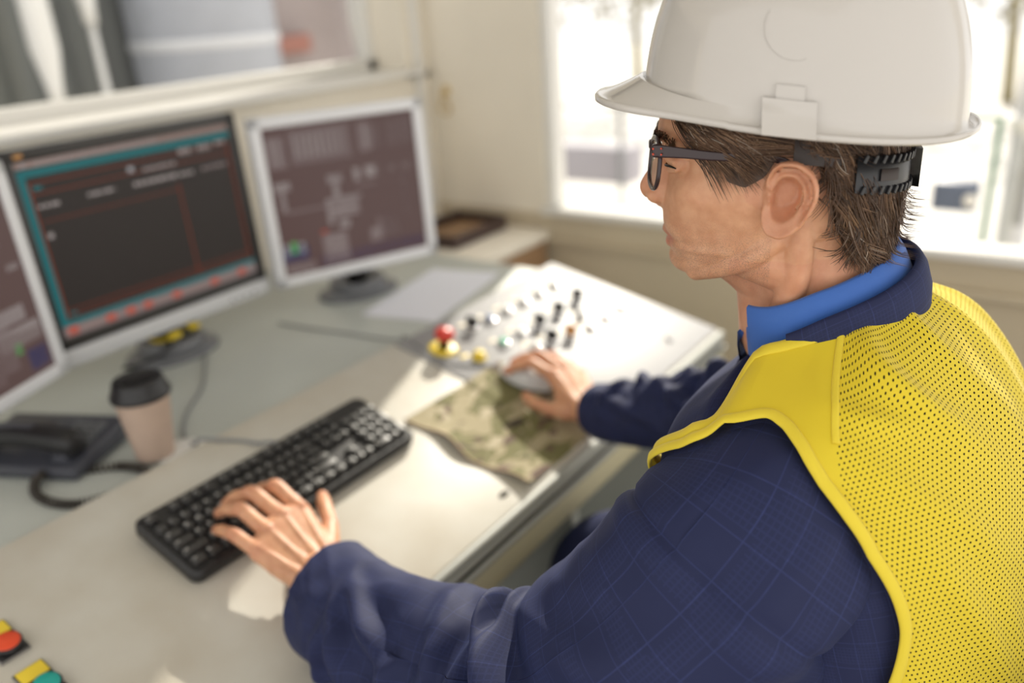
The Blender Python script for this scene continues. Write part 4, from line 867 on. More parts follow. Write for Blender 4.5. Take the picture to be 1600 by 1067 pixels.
def sleeve_grid(path, rings=190, seg=120, disp=None, up=(0, 0, 1)):
    """path rows: x y z r_side r_up; seam doubled so the cloth pattern closes"""
    K = catmull(path, rings); P_ = K[:, :3]; T, U, V = frames(P_, up)
    L_ = np.concatenate([[0], np.cumsum(np.linalg.norm(np.diff(P_, axis=0), axis=1))])
    th = np.linspace(0, 2*pi, seg+1); G = np.zeros((rings, seg+1, 3)); UV = np.zeros((rings, seg+1, 2))
    for i in range(rings):
        d = disp(L_[i], L_[-1], th) if disp else 0
        rs, ru = K[i, 3], K[i, 4]
        rr = 1/np.sqrt((np.sin(th)/rs)**2+(np.cos(th)/ru)**2)+d
        G[i] = P_[i]+np.cos(th)[:, None]*U[i]*rr[:, None]+np.sin(th)[:, None]*V[i]*rr[:, None]
        UV[i, :, 0] = th*.062; UV[i, :, 1] = L_[i]
    return G, UV, L_
def ridge(s, th, s0, th0, ang, ln, wd, amp):
    """a soft fold: centre (s0, th0), direction ang in the (along, around) plane, length, width, height"""
    x = s-s0; y = ((th-th0+pi) % (2*pi)-pi)*.062; c, q_ = cos(ang), sin(ang)
    a_ = x*c+y*q_; b_ = -x*q_+y*c
    return amp*np.exp(-(a_/ln)**2)*(np.exp(-(b_/wd)**2)-.45*np.exp(-((b_-1.6*wd)/(1.1*wd))**2)-.45*np.exp(-((b_+1.6*wd)/(1.1*wd))**2))
def lsleeve_disp(s, L_, th):
    d = np.zeros_like(th)
    for (t, th0, ang, ln, wd, amp) in LFOLDS: d += ridge(s, th, t*L_, th0, ang, ln, wd, amp*2.1)
    d -= .0042*np.exp(-((s-.112)/.0035)**2)-.0030*np.exp(-((s-.128)/.012)**2)
    d += np.array([.0045*nz((s*11+1.5*sin(t), cos(t)*.9, sin(t)*.9+3), 1.0)+.0032*(1-2*abs(nz((s*14-2*t*.5, cos(t)*1.1, sin(t)*1.1+11), 1.0)))+.0012*nz((s*24, cos(t)*1.8, sin(t)*1.8+7), 1.0) for t in th])
    return d
LFOLDS = [(.50, -.6, 1.35, .10, .010, .012), (.46, -.7, 1.12, .11, .011, .012), (.56, -.5, 1.78, .09, .011, .010), (.40, -.9, .85, .12, .013, .010), (.33, -1.1, .60, .13, .016, .008), (.62, -.6, 1.95, .07, .012, .006),
          (.70, -.7, 2.25, .06, .012, .005), (.80, -.5, 1.05, .06, .012, .006), (.88, -.8, 1.95, .05, .010, .005), (.53, -1.4, 1.3, .08, .012, .008), (.48, .3, 1.4, .07, .012, .010), (.60, .3, 1.2, .06, .012, .006), (.75, .2, .5, .07, .012, .006), (.22, -.9, .35, .11, .016, .005), (.28, -.3, .30, .11, .015, .005), (.66, -1.3, .5, .09, .012, .005), (.84, -1.5, .4, .06, .011, .004)]
WJ = A([.066, -.352, .802])                      # where the cuff ends
LPATH = [(.185, -.850, 1.045, .060, .066), (.150, -.850, 1.038, .082, .092), (.112, -.845, 1.012, .098, .110), (.075, -.815, .964, .102, .113), (.040, -.755, .896, .097, .102), (.012, -.685, .852, .087, .089), (.004, -.595, .835, .076, .071), (.012, -.505, .818, .070, .062), (.026, -.430, .800, .068, .060), (.039, -.385, .788, .070, .059), (.050, -.345, .779, .073, .058)]
RPATH = [(.440, -.885, 1.025, .075, .078), (.475, -.872, 1.000, .080, .084), (.505, -.830, .960, .080, .080), (.545, -.745, .905, .074, .073), (.578, -.660, .865, .069, .066), (.596, -.600, .850, .066, .062), (.605, -.540, .832, .062, .058), (.622, -.470, .806, .058, .052), (.636, -.420, .790, .055, .048), (.644, -.395, .783, .054, .047)]
def cuff_close(cl, G, UV, depth=.03):
    """turn the sleeve end inwards"""
    e = G[-1]; c = e.mean(0); e2 = G[-2]; dirn = (e-e2).mean(0); dirn /= np.linalg.norm(dirn)
    R1 = c+(e-c)*.97+dirn*.001; R2 = c+(e-c)*.945-dirn*.004; R3 = c+(e-c)*.90-dirn*depth
    cl.grid(A([e, R1, R2, R3]), A([UV[-1]]*4))
nu, nvv = 240, 150
uu, vv = np.meshgrid(np.linspace(0, 2*pi, nu+1), np.linspace(0, 1, nvv))
def trunk_folds(u, v):
    d = np.zeros_like(u)
    it = np.nditer([u, v, d], op_flags=[['readonly'], ['readonly'], ['writeonly']])
    for a_, b_, o_ in it: o_[...] = .004*nz((cos(a_)*1.6, sin(a_)*1.6, float(b_)*4), 1.0)+.0015*nz((cos(a_)*4, sin(a_)*4, float(b_)*9+5), 1.0)
    return d
cl = Cloth()
Gt = S(uu, vv, trunk_folds(uu, vv)); cl.grid(Gt, np.stack([uu*.19, vv*.80], -1))
G, UV, _L = sleeve_grid(LPATH, disp=lsleeve_disp); cl.grid(G, UV); cuff_close(cl, G, UV); LSG = G
G, UV, _L = sleeve_grid(RPATH, rings=140, seg=90, disp=lsleeve_disp); cl.grid(G, UV); cuff_close(cl, G, UV); RSG = G
jacket = cl.obj('jacket', M['suit'])
# ---- yellow mesh vest over the jacket
def mesh_fabric(name, col, holes):
    m = bpy.data.materials.new(name); m.use_nodes = True; nt = m.node_tree; N = nt.nodes; L = nt.links; b = N['Principled BSDF']; out = N['Material Output']
    b.inputs['Base Color'].default_value = (*col, 1); b.inputs['Roughness'].default_value = .62; b.inputs['Sheen Weight'].default_value = .15; b.inputs['Specular IOR Level'].default_value = .3
    tr = N.new('ShaderNodeBsdfTranslucent'); tr.inputs['Color'].default_value = (*col, 1); ms = N.new('ShaderNodeMixShader'); ms.inputs[0].default_value = .18
    L.new(b.outputs[0], ms.inputs[1]); L.new(tr.outputs[0], ms.inputs[2]); L.new(ms.outputs[0], out.inputs['Surface'])
    uv = N.new('ShaderNodeUVMap'); uv.uv_map = 'uv'
    n = N.new('ShaderNodeTexNoise'); n.inputs['Scale'].default_value = 1400; n.inputs['Detail'].default_value = 2; L.new(uv.outputs[0], n.inputs['Vector'])
    bp = N.new('ShaderNodeBump'); bp.inputs['Strength'].default_value = .18; bp.inputs['Distance'].default_value = .001; L.new(n.outputs['Fac'], bp.inputs['Height']); L.new(bp.outputs['Normal'], b.inputs['Normal']); L.new(bp.outputs['Normal'], tr.inputs['Normal'])
    if holes:
        px, py = .0052, .0046
        sx = N.new('ShaderNodeSeparateXYZ'); L.new(uv.outputs[0], sx.inputs[0])
        def mth(op, a_, b_=None, c_=None):
            q = N.new('ShaderNodeMath'); q.operation = op
            for i, v in enumerate((a_, b_, c_)):
                if v is None: continue
                if isinstance(v, (int, float)): q.inputs[i].default_value = v
                else: L.new(v, q.inputs[i])
            return q.outputs[0]
        def lattice(ox, oy):
            dx = mth('MULTIPLY', mth('SUBTRACT', mth('FRACT', mth('ADD', mth('DIVIDE', sx.outputs[0], px), ox)), .5), px)
            dy = mth('MULTIPLY', mth('SUBTRACT', mth('FRACT', mth('ADD', mth('DIVIDE', sx.outputs[1], py*2), oy)), .5), py*2)
            return mth('SQRT', mth('ADD', mth('MULTIPLY', dx, dx), mth('MULTIPLY', dy, dy)))
        d = mth('MINIMUM', lattice(0, 0), lattice(.5, .5)); hole = mth('LESS_THAN', d, .00098)
        tp = N.new('ShaderNodeBsdfTransparent'); m2 = N.new('ShaderNodeMixShader'); L.new(hole, m2.inputs[0]); L.new(ms.outputs[0], m2.inputs[1]); L.new(tp.outputs[0], m2.inputs[2]); L.new(m2.outputs[0], out.inputs['Surface'])
    return m
VY = (.86, .66, .030)
M['vest_mesh'] = mesh_fabric('yellow_mesh_fabric', VY, True); M['vest_solid'] = mesh_fabric('yellow_solid_fabric', VY, False); M['vest_bind'] = mesh_fabric('yellow_binding', (.88, .70, .05), False)
ARM = catmull(A([(1.18, .36), (1.02, .42), (.86, .52), (.86, .60), (1.04, .69), (1.24, .752), (1.492, .815), (1.745, .842), (1.92, .825), (2.04, .785), (2.115, .74), (2.173, .695), (2.228, .630), (2.252, .580), (2.270, .534), (2.260, .496), (2.182, .446), (2.03, .39), (1.80, .345), (1.48, .335), (1.18, .36)]), 181)[:-1]
VN_T = A([(0, .48), (.5, .54), (.8, .63), (1.00, .72), (1.15, .79), (1.28, .85), (1.40, .895), (1.60, .930), (1.763, .940), (2.086, .953), (2.339, .964), (2.7, .974), (3.1416, .977)])
def vneck(u): a_ = np.abs(((u+pi) % (2*pi))-pi); return np.interp(a_, VN_T[:, 0], VN_T[:, 1])
def poly_sd(px, py, poly):
    """distance to a closed polygon, negative inside"""
    q = poly; r_ = np.roll(poly, -1, 0); d = np.full(px.shape, 1e9); ins = np.zeros(px.shape, bool)
    for (x0, y0), (x1, y1) in zip(q, r_):
        ex, ey = x1-x0, y1-y0; t = np.clip(((px-x0)*ex+(py-y0)*ey)/(ex*ex+ey*ey+1e-12), 0, 1); d = np.minimum(d, np.hypot(px-x0-t*ex, py-y0-t*ey))
        c = ((y0 > py) != (y1 > py)) & (px < (x1-x0)*(py-y0)/((y1-y0) if abs(y1-y0) > 1e-12 else 1e-12)+x0); ins ^= c
    return np.where(ins, -d, d)
vs_ = np.linspace(0, 1, 600); _bk = S_raw(np.full(600, pi), vs_); _len = np.concatenate([[0], np.cumsum(np.linalg.norm(np.diff(_bk, axis=0), axis=1))])
def vlen(v): return np.interp(v, vs_, _len)
def vfold(u, v):
    d = np.zeros(np.shape(u)); X = (np.asarray(u)-pi)*.21; Y = vlen(v)
    for (x0, v0, ang, ln, wd, amp) in VFOLDS:
        x = X-x0; y = Y-vlen(v0); c, q_ = cos(ang), sin(ang); a_ = x*c+y*q_; b_ = -x*q_+y*c
        d = d+amp*np.exp(-(a_/ln)**2)*np.exp(-(b_/wd)**2)
    X, Y = np.broadcast_arrays(X, Y); o = np.empty(X.shape)
    for i in np.ndindex(*X.shape): o[i] = .0035*nz((X[i]*7, Y[i]*4, 2.0), 1.0)+.0012*nz((X[i]*20, Y[i]*14, 8.0), 1.0)
    return d+o
VFOLDS = [(-.135, .86, -.75, .085, .010, .006), (-.105, .80, -.95, .10, .012, .006), (-.150, .78, -.45, .06, .009, .005), (-.04, .87, -1.25, .10, .012, .005), (.03, .80, -1.5, .13, .014, .005), (-.115, .62, -.9, .10, .013, .005), (-.10, .45, -1.2, .12, .014, .007), (-.05, .36, -1.35, .13, .014, .007), (.01, .50, -1.45, .14, .016, .005), (-.13, .34, -1.0, .10, .012, .006), (.10, .74, -1.9, .12, .013, .005), (.06, .4, -1.7, .14, .015, .005)]
_sp = [catmull(A(p_), 120) for p_ in (LPATH, RPATH)]
def clear_sleeves(P_, mask_d, lim=.024):
    """keep the vest outside the sleeve heads near its armholes"""
    for C_ in _sp:
        C_ = C_[:46]; dif = P_[..., None, :]-C_[:, :3]; dd = np.linalg.norm(dif, axis=-1); need = (C_[:, 3]+C_[:, 4])/2+.007
        k = np.argmin(dd-need, axis=-1); di = np.take_along_axis(dd, k[..., None], -1)[..., 0]; ne = need[k]; push = np.clip(ne-di, 0, lim)*smoothstep(.34, .10, mask_d)
        dirn = np.take_along_axis(dif, k[..., None, None], -2)[..., 0, :]/(di[..., None]+1e-9)
        P_ = P_+dirn*push[..., None]
    return P_
def armdist(u, v):
    um = np.where(u > pi, 2*pi-u, u); return poly_sd(um, v*1.0, ARM)
def vest_pt(u, v, off=.011):
    u = np.asarray(u, float); v = np.asarray(v, float)
    P_ = S(u, v, off*(.35+.65*smoothstep(.9, 1.5, np.where(u > pi, 2*pi-u, u)))+vfold(u, v)*smoothstep(-.01, .10, armdist(u, v))*smoothstep(-.005, .06, vneck(u)-v)); uf = np.where(u > pi, 2*pi-u, u); return clear_sleeves(P_, np.abs(armdist(u, v)), .003+.021*smoothstep(1.15, 1.55, uf))
ug = np.sort(np.concatenate([np.linspace(0, 2*pi, 331), [2.232, 2*pi-2.232]])); vg = np.linspace(.02, .995, 210)
UU, VV = np.meshgrid(ug, vg); VP = vest_pt(UU, VV); FF = np.minimum(armdist(UU, VV), vneck(UU)-VV)
mb = MB(); uvs = []; cache = {}
nU = len(ug)
def vid(key, p, t):
    if key not in cache: cache[key] = len(mb.v); mb.v.append(tuple(p)); uvs.append(t)
    return cache[key]
TX = np.stack([(UU-pi)*.215, vlen(VV)], -1)
for i in range(len(vg)-1):
    for j in range(nU-1):
        q = [(i, j), (i, j+1), (i+1, j+1), (i+1, j)]; f = [FF[a_] for a_ in q]
        if max(f) <= 0: continue
        out = []
        for k in range(4):
            a_, b_ = q[k], q[(k+1) % 4]; fa, fb = f[k], f[(k+1) % 4]
            if fa > 0: out.append(vid(a_, VP[a_], TX[a_]))
            if (fa > 0) != (fb > 0):
                t = fa/(fa-fb); out.append(vid((min(a_, b_), max(a_, b_)), VP[a_]*(1-t)+VP[b_]*t, TX[a_]*(1-t)+TX[b_]*t))
        if len(out) >= 3:
            um = ug[j]+.001; um = um if um < pi else 2*pi-um
            mb.f.append(tuple(out)); mb.m.append(0 if um > 2.232 else 1); mb.sm.append(True)
vest = pobj(mb, 'safety_vest', [M['vest_mesh'], M['vest_solid']]); uvlayer(vest.data, uvs); vest['label'] = 'yellow mesh safety vest'
def ribbon(pts, nrm, w_, h, closed, n=10):
    P_ = np.asarray(pts); k = len(P_); T = (np.roll(P_, -1, 0)-np.roll(P_, 1, 0)) if closed else np.gradient(P_, axis=0); T /= np.linalg.norm(T, axis=1)[:, None]+1e-12
    Nn = np.asarray(nrm); Wd = np.cross(Nn, T); Wd /= np.linalg.norm(Wd, axis=1)[:, None]+1e-12; Nn = np.cross(T, Wd)
    return A([[P_[i]+Wd[i]*w_*cos(a_)+Nn[i]*h*sin(a_) for a_ in np.linspace(0, 2*pi, n, endpoint=False)] for i in range(k)])
def bind_curve(us, vs, name, w_=.0052, h=.0021, closed=True):
    P_ = vest_pt(us, vs, .0115); Nn = S_nrm(us, vs); G = ribbon(P_, Nn, w_, h, closed); mb = MB().grid(G, cu=closed, cv=True); o = pobj(mb, name, M['vest_bind'], vest); uvlayer(o.data, np.stack([np.repeat(np.arange(len(us))*.004, 10), np.tile(np.arange(10)*.001, len(us))], -1)); return o
bind_curve(ARM[:, 0], ARM[:, 1], 'armhole_binding'); bind_curve(2*pi-ARM[:, 0], ARM[:, 1], 'armhole_binding')
us = np.linspace(0, 2*pi, 241)[:-1]; bind_curve(us, vneck(us), 'neck_binding', .0060)
for s_ in (2.232, 2*pi-2.232):
    vs2 = np.linspace(.765, .958, 40); bind_curve(np.full(40, s_), vs2, 'shoulder_seam', .0030, .0011, False)
# ---- jacket seams: armhole seams of the sleeves
# ---- collars
CB, CF = A([.31676, -.87897, 1.24386]), A([.20840, -.78713, 1.20050])      # back and front of the collar line
CC = (CB+CF)/2; FD = (CF-CB); CAa = np.linalg.norm(FD)/2; FD /= 2*CAa; LD = np.cross(A([0, 0, 1.]), FD); LD /= np.linalg.norm(LD); UD = np.cross(FD, LD)
def ring(phi, e, drop, fd=0.0):
    c, s = np.cos(phi), np.sin(phi); k = (np.abs(c)**2.3+np.abs(s)**2.3)**(-1/2.3)
    dr = drop+fd*smoothstep(.2, 1.0, c)+.008*smoothstep(.35, 1.0, c)+.055*smoothstep(.1, .8, c)*smoothstep(0, -.4, s)
    return CC+((CAa+e)*c*k)[..., None]*FD+((CAa*.84+e)*s*k)[..., None]*LD-dr[..., None]*UD
M['shirt'] = mat('blue_shirt', (.028, .115, .42), .65, bump=.12, bscale=1500); M['shirt'].node_tree.nodes['Principled BSDF'].inputs['Sheen Weight'].default_value = .2
ph = np.linspace(.26, 2*pi-.26, 150)
mb = MB(); mb.grid(A([ring(ph, e, d, f) for e, d, f in ((-.004, .060, .02), (-.003, .030, 0), (-.002, .004, 0), (.000, .0, 0), (.003, .0015, 0), (.0065, .012, .004), (.0095, .030, .018), (.0120, .042, .040), (.0105, .0425, .0405), (.0080, .030, .018), (.0035, .006, 0))]))
shirt = pobj(mb, 'shirt_collar', M['shirt']); shirt['label'] = 'blue shirt collar'
ph = np.linspace(.80, 2*pi-1.35, 170)
cl = Cloth(); prof = ((.0100, .050, .02), (.0110, .030, .010), (.0130, .0195, .006), (.0155, .0180, .006), (.0185, .0205, .008), (.0215, .030, .010), (.0225, .050, .018), (.0190, .075, .035))
cl.grid(A([ring(ph, e, d*.92, f) for e, d, f in prof]), A([[(p_*.09, i*.014) for p_ in ph] for i in range(len(prof))])); jc = cl.obj('jacket_collar', M['suit'], jacket)
# shirt front and tie are in the shade under the vest
mb = MB(); ph = np.linspace(-.9, .9, 40); mb.grid(A([ring(ph, e, d, 0) for e, d in ((-.002, .03), (.004, .07), (.018, .13), (.03, .20))])); pobj(mb, 'shirt_front', M['shirt'], shirt)
# ---- cuff buttons
def on_sleeve(G, i, k, off):
    p = G[i, k]; du = G[i, k+1]-G[i, k-1]; dv = G[i+1, k]-G[i-1, k]; n = np.cross(du, dv); n /= np.linalg.norm(n); c = G[i].mean(0)
    if (p-c)@n < 0: n = -n
    t = dv/np.linalg.norm(dv); return p+n*off, n, t
M['button'] = mat('horn_button', (.02, .016, .013), .25)
for q in range(4):
    i = 183-5*q; k = 84
    p, n, t = on_sleeve(LSG, i, k, .0004); b_ = np.cross(n, t); Mx = basis(t, b_, n, p)
    mb = MB(); mb.lathe([(0, 0), (.0082, 0), (.0086, .0015), (.0080, .0030), (.0066, .0026), (.0058, .0016), (0, .0016)], Mx, 22, caps=False); pobj(mb, 'cuff_button', M['button'], jacket)
# ---- trousers, shoes
cl = Cloth()
for sx_, kx in ((.235, .150), (.385, .545)):
    G, UV, _ = sleeve_grid([(.30+(sx_-.30)*.9, -.96, .60, .10, .10), (sx_, -.86, .60, .100, .092), (.5*sx_+.5*kx, -.66, .605, .092, .086), (kx, -.50, .580, .078, .078), (kx, -.425, .530, .070, .072), (kx, -.410, .42, .068, .072), (kx, -.415, .25, .064, .068), (kx, -.42, .10, .064, .068), (kx, -.42, .055, .066, .070)], 90, 48); cl.grid(G, UV)
G, UV, _ = sleeve_grid([(.30, -.945, .500, .10, .13), (.30, -.94, .54, .20, .165), (.30, -.935, .62, .205, .160), (.30, -.93, .74, .200, .148)], 30, 60, up=(0, 1, 0)); cl.grid(G, UV)
cl.obj('trousers', M['suit'])
M['leather'] = mat('black_leather', (.02, .017, .015), .3)
for kx in (.150, .545):
    G = []
    for t in np.linspace(0, 1, 26):
        y = -.50+.30*t; w_ = .044*sin(pi*min(.999, .12+.80*t))**.5+.004; h = np.interp(t, [0, .12, .4, .62, .85, 1], [.06, .085, .085, .062, .050, .030])
        G.append([(kx+w_*math.copysign(abs(cos(a_))**.7, cos(a_)), y, .018+(h-.018)*max(0, sin(a_))**.8+(0 if sin(a_) > 0 else -.004*abs(sin(a_)))) for a_ in np.linspace(0, 2*pi, 24, endpoint=False)])
    mb = MB().grid(A(G), cv=True, flip=True); mb.add(G[0], [list(range(24))]); mb.add(G[-1], [list(range(24))[::-1]]); sh = pobj(mb, 'shoe', M['leather'])
    pobj(MB().box((kx, -.35, .0085), (.086, .30, .017), bev=.006), 'sole', M['black'], sh)
# ---- chair
chair = empty('office_chair', 'dark office chair carrying the seated man', 'chair', (.30, -.93, 0))
M['chair_fabric'] = mat('chair_fabric', (.06, .065, .085), .8, bump=.2, bscale=700)
part_of(chair, MB().box((.30, -.90, .470), (.52, .50, .07), bev=.03, seg=4), 'seat', M['chair_fabric'])
G = A([[(.30+.22*x_*(1-.15*t), -1.135-.02*t+.03*x_*x_, .58+.34*t) for x_ in np.linspace(-1, 1, 21)] for t in np.linspace(0, 1, 21)]); nb = A([0, -.045, 0])
mb = MB().grid(G); mb.grid(G+nb, flip=True)
for ed in ((G[0], 1), (G[-1], 0), (G[:, 0], 0), (G[:, -1], 1)): mb.grid(A([ed[0], ed[0]+nb]), flip=bool(ed[1]))
part_of(chair, mb, 'backrest', M['chair_fabric'])
part_of(chair, MB().tube([(.30, -.98, .44), (.30, -1.12, .43), (.30, -1.18, .50), (.30, -1.19, .68)], .018, 12), 'back_bar', M['black'])
part_of(chair, MB().lathe([(.05, .44), (.05, .425), (.026, .42), (.026, .12), (.035, .10), (.035, .07)], Matrix.Translation((.30, -.93, 0)), 24), 'gas_column', M['black'])
for k in range(5):
    a_ = 2*pi*k/5+.3; e = A([.30+.28*cos(a_), -.93+.28*sin(a_), 0])
    part_of(chair, MB().tube([(.30, -.93, .085), (.30+.15*cos(a_), -.93+.15*sin(a_), .085), (e[0], e[1], .065)], [.022, .018, .014], 10), 'leg', M['black'])
    part_of(chair, MB().lathe([(.020, -.012), (.026, -.010), (.026, .010), (.020, .012)], Matrix.Translation((e[0], e[1], .026)) @ Matrix.Rotation(pi/2, 4, 'Y'), 18), 'caster', M['black'])
# ================================================================== hard hat
M['hat'] = mat('white_hat_plastic', (.55, .52, .485), .18, coat=.4, sub=.0, var=.03, scale=5)
M['hat_band'] = mat('hat_band_brown', (.035, .024, .020), .55)
M['hat_black'] = mat('hat_strap_black', (.018, .018, .020), .35)
hat = empty('hard_hat', 'white plastic hard hat on the head of the seated man', 'helmet', tuple(hd(-.02, 0, .06)))
def hobj(mb, name, m, par=None):
    off = A(hat.location); mb.v = [tuple(A(v)-off) for v in mb.v]; return mb.obj(name, m, par or hat)
XC, LFa, LBa, WA, HH = -.022, .122, .117, .106, .146
def rimz(x): return .0545+.128*x
def dome(phi, t, off=0.0):
    """t 0 at the base of the dome, pi/2 at the crown; head coordinates"""
    n = 2.55; c, s = np.cos(phi), np.sin(phi); kk = (np.abs(c)**2.15+np.abs(s)**2.15)**(-1/2.15)
    r_ = np.cos(t)**(2/n); h = np.sin(t)**(2/n)
    L_ = np.where(c > 0, LFa, LBa); x0 = (L_*r_+off)*c*kk; y0 = (WA*r_+off)*s*kk
    x = XC+x0-.014*h*np.where(c > 0, c, 0)
    z = rimz(x)+.004+HH*h+off*h
    rid = .0035*np.exp(-(y0/.016)**2)+.0028*np.exp(-((np.abs(y0)-.044)/.012)**2)
    z = z+rid*smoothstep(.35, .8, h)
    return np.stack([x, y0, z], -1)
def brim(phi, q):
    """q 0 at the dome .. 1 at the lip"""
    c, s = np.cos(phi), np.sin(phi); base = dome(phi, np.full(np.shape(phi), .030)); ca = np.abs(((phi+pi) % (2*pi))-pi)
    vis = .0320*np.exp(-(ca/.66)**4); wdt = .0060+vis+.0015*np.exp(-((ca-pi)/.9)**2)
    dirn = np.stack([c*.9, s, np.zeros_like(c)], -1); dirn /= np.linalg.norm(dirn, axis=-1)[..., None]
    P_ = base+dirn*(wdt*q)[..., None]
    hb_ = .0125+.0095*np.exp(-(ca/.8)**2)
    z = rimz(P_[..., 0])+hb_*(1-q)**np.where(ca < 1.1, 1.25, 1.9)+np.where(ca < 1.1, .0035, .0030)*q+.0090*np.exp(-((ca-pi)/.75)**2)*q**2
    P_[..., 2] = z; return P_
ph = np.linspace(0, 2*pi, 221)[:-1]
prof = []
for t in np.linspace(pi/2-.002, .035, 60): prof.append(dome(ph, np.full(220, t)))
for q in np.linspace(0.05, 1, 16): prof.append(brim(ph, np.full(220, q)))
e1 = brim(ph, np.full(220, 1.0)); cen = A([XC, 0, 0])
def shrink(P_, k, dz): Q = P_.copy(); d = Q-cen; d[:, 2] = 0; d /= np.linalg.norm(d, axis=1)[:, None]; Q += d*k; Q[:, 2] += dz; return Q
prof += [shrink(e1, .0012, -.0012), shrink(e1, .0012, -.0040), shrink(e1, -.0006, -.0052), shrink(e1, -.0028, -.0044)]
inn = []
for q in np.linspace(.9, .0, 6): b_ = brim(ph, np.full(220, q)); inn.append(shrink(b_, -.002, -.0030))
for t in np.linspace(.10, pi/2-.01, 24): b_ = dome(ph, np.full(220, t), -.003); inn.append(b_)
G = A(prof+inn); G = A([[HM @ Vector(p) for p in r_] for r_ in G])
mb = MB().grid(G, cv=True); mb.add(G[0], [list(range(220))[::-1]])
hobj(mb, 'shell', M['hat'])
for s in (1, -1):                                   # slot covers on both sides
    mb = MB()
    def patch(x0, x1, z0, z1, th, rz=0.0):
        Gp = []
        for z_ in np.linspace(z0, z1, 8):
            rw = []
            for x_ in np.linspace(x0, x1, 10):
                pz = rimz(x_)+z_; xx = (x_-XC)/(LFa if x_ > XC else LBa); h = max(0, (z_-.004)/HH); yy = WA*max(0, (1-h**2.55))**(1/2.55)*max(0, 1-abs(xx)**2.15)**(1/2.15)
                if z_ < .016: yy = max(yy, WA+.0075*(1-z_/.016)**1.2*.9)
                rw.append((x_+.12*z_*0, s*(yy+th), pz))
            Gp.append(rw)
        Go = A(Gp); Gi = Go.copy(); Gi[..., 1] -= s*(th+.004); f = s > 0
        T_ = lambda Q: A([[HM @ Vector(p) for p in r_] for r_ in Q])
        mb.grid(T_(Go), flip=not f); 
        for ed in ((Go[0], Gi[0], 0), (Go[-1], Gi[-1], 1), (Go[:, 0], Gi[:, 0], 1), (Go[:, -1], Gi[:, -1], 0)): mb.grid(T_(A([ed[0], ed[1]])), flip=(bool(ed[2]) != f))
    patch(-.0205, .0145, -.0005, .0225, .0042); patch(-.0125, .0060, .0225, .0315, .0022)
    o = hobj(mb, 'slot_cover', M['hat'])
# embossed ring on the side
for s in (1,):
    pts = []
    for a_ in np.linspace(-2.0, .6, 30):
        x_, z_ = -.004+.019*cos(a_), .066+.019*sin(a_); xx = (x_-XC)/LBa; h = (z_-.004)/HH; yy = WA*(1-h**2.55)**(1/2.55)*(1-abs(xx)**2.15)**(1/2.15); pts.append(HM @ Vector((x_, yy+.0001, rimz(x_)+z_)))
    hobj(MB().tube(pts, .00022, 6), 'embossed_arc', M['hat'])
def band(name, phis, e, z0, z1, m, par=None, th=.0022, La=.096, Wa=.084, xc=-.006, teeth=0, slope=.118):
    out = []
    for dz, de in ((z0, 0), (z1, 0), (z1, -th), (z0, -th), (z0, 0)):
        rw = []
        for p_ in phis:
            c, s = cos(p_), sin(p_); kk = (abs(c)**2.2+abs(s)**2.2)**(-1/2.2); x = xc+(La+e+de)*c*kk; y = (Wa+e+de)*s*kk; rw.append(HM @ Vector((x, y, dz+slope*x)))
        out.append(rw)
    mb = MB().grid(A(out))
    if teeth:
        for k, p_ in enumerate(phis[2:-2:teeth]):
            c, s = cos(p_), sin(p_); kk = (abs(c)**2.2+abs(s)**2.2)**(-1/2.2); x = xc+(La+e)*c*kk; y = (Wa+e)*s*kk
            nx, ny = c/La, s/Wa; nn = sqrt(nx*nx+ny*ny); R_ = basis((-ny/nn, nx/nn, 0), (nx/nn, ny/nn, 0), (0, 0, 1)).to_3x3()
            RR = (HM.to_3x3() @ R_ @ Matrix.Rotation(.45, 3, 'Y')).to_4x4()
            for zz in (z0+.0020, z1-.0020): mb.box(HM @ Vector((x+nx/nn*.0006, y+ny/nn*.0006, zz+slope*x)), (.0028, .0032, .0062), RR, .0005)
    return hobj(mb, name, m, par)
hb_o = band('headband', list(np.linspace(1.62, 2*pi-1.62, 100)), -.002, .030, .062, M['hat_band'])
ns = band('nape_strap', list(np.linspace(pi*.66, pi*1.34, 78)), .002, .0135, .0400, M['hat_black'], teeth=3, slope=.135)
band('strap_slot', list(np.linspace(pi*.725, pi*.79, 8)), .0032, .0225, .0310, M['hat_band'], ns, slope=.135)
band('ratchet_housing', list(np.linspace(pi*.93, pi*1.07, 12)), .009, .012, .041, M['hat_band'], None, .009, slope=.135)
mb = MB(); mb.box(HM @ Vector((-.108, .012, .034)), (.020*KP, .012*KP, .006*KP), HM.to_3x3().normalized().to_4x4(), .001); hobj(mb, 'hanger_tab', M['hat_band'])
# ================================================================== glasses
gl = empty('eyeglasses', 'dark-rimmed eyeglasses worn by the man in the hard hat', 'glasses', tuple(hd(.09, 0, .03)))
M['acetate'] = mat('dark_brown_acetate', (.035, .020, .022), .2); M['lens'] = glass_mat('lens_glass', (.97, .97, .97), .06); M['pin'] = mat('red_pin', (.65, .10, .06), .3, metal=.3)
def gobj(mb, name, m, par=None):
    off = A(gl.location); mb.v = [tuple(A(HM @ Vector(v))-off) for v in mb.v]; return mb.obj(name, m, par or gl)
def lens_path(s, n=64, k=1.0):
    out = []
    for a_ in np.linspace(0, 2*pi, n, endpoint=False):
        c, q_ = cos(a_), sin(a_); e = 2.7; rr = (abs(c/.0250)**e+abs(q_/.0188)**e)**(-1/e)*k
        yy, zz = rr*c, rr*q_; zz *= 1+.10*c*.5; out.append((.0940-.010*(abs(.034+yy)/.06)**1.6*1.0-.10*(zz), s*(.0345+yy), .0228+zz))
    return out
fm = MB()
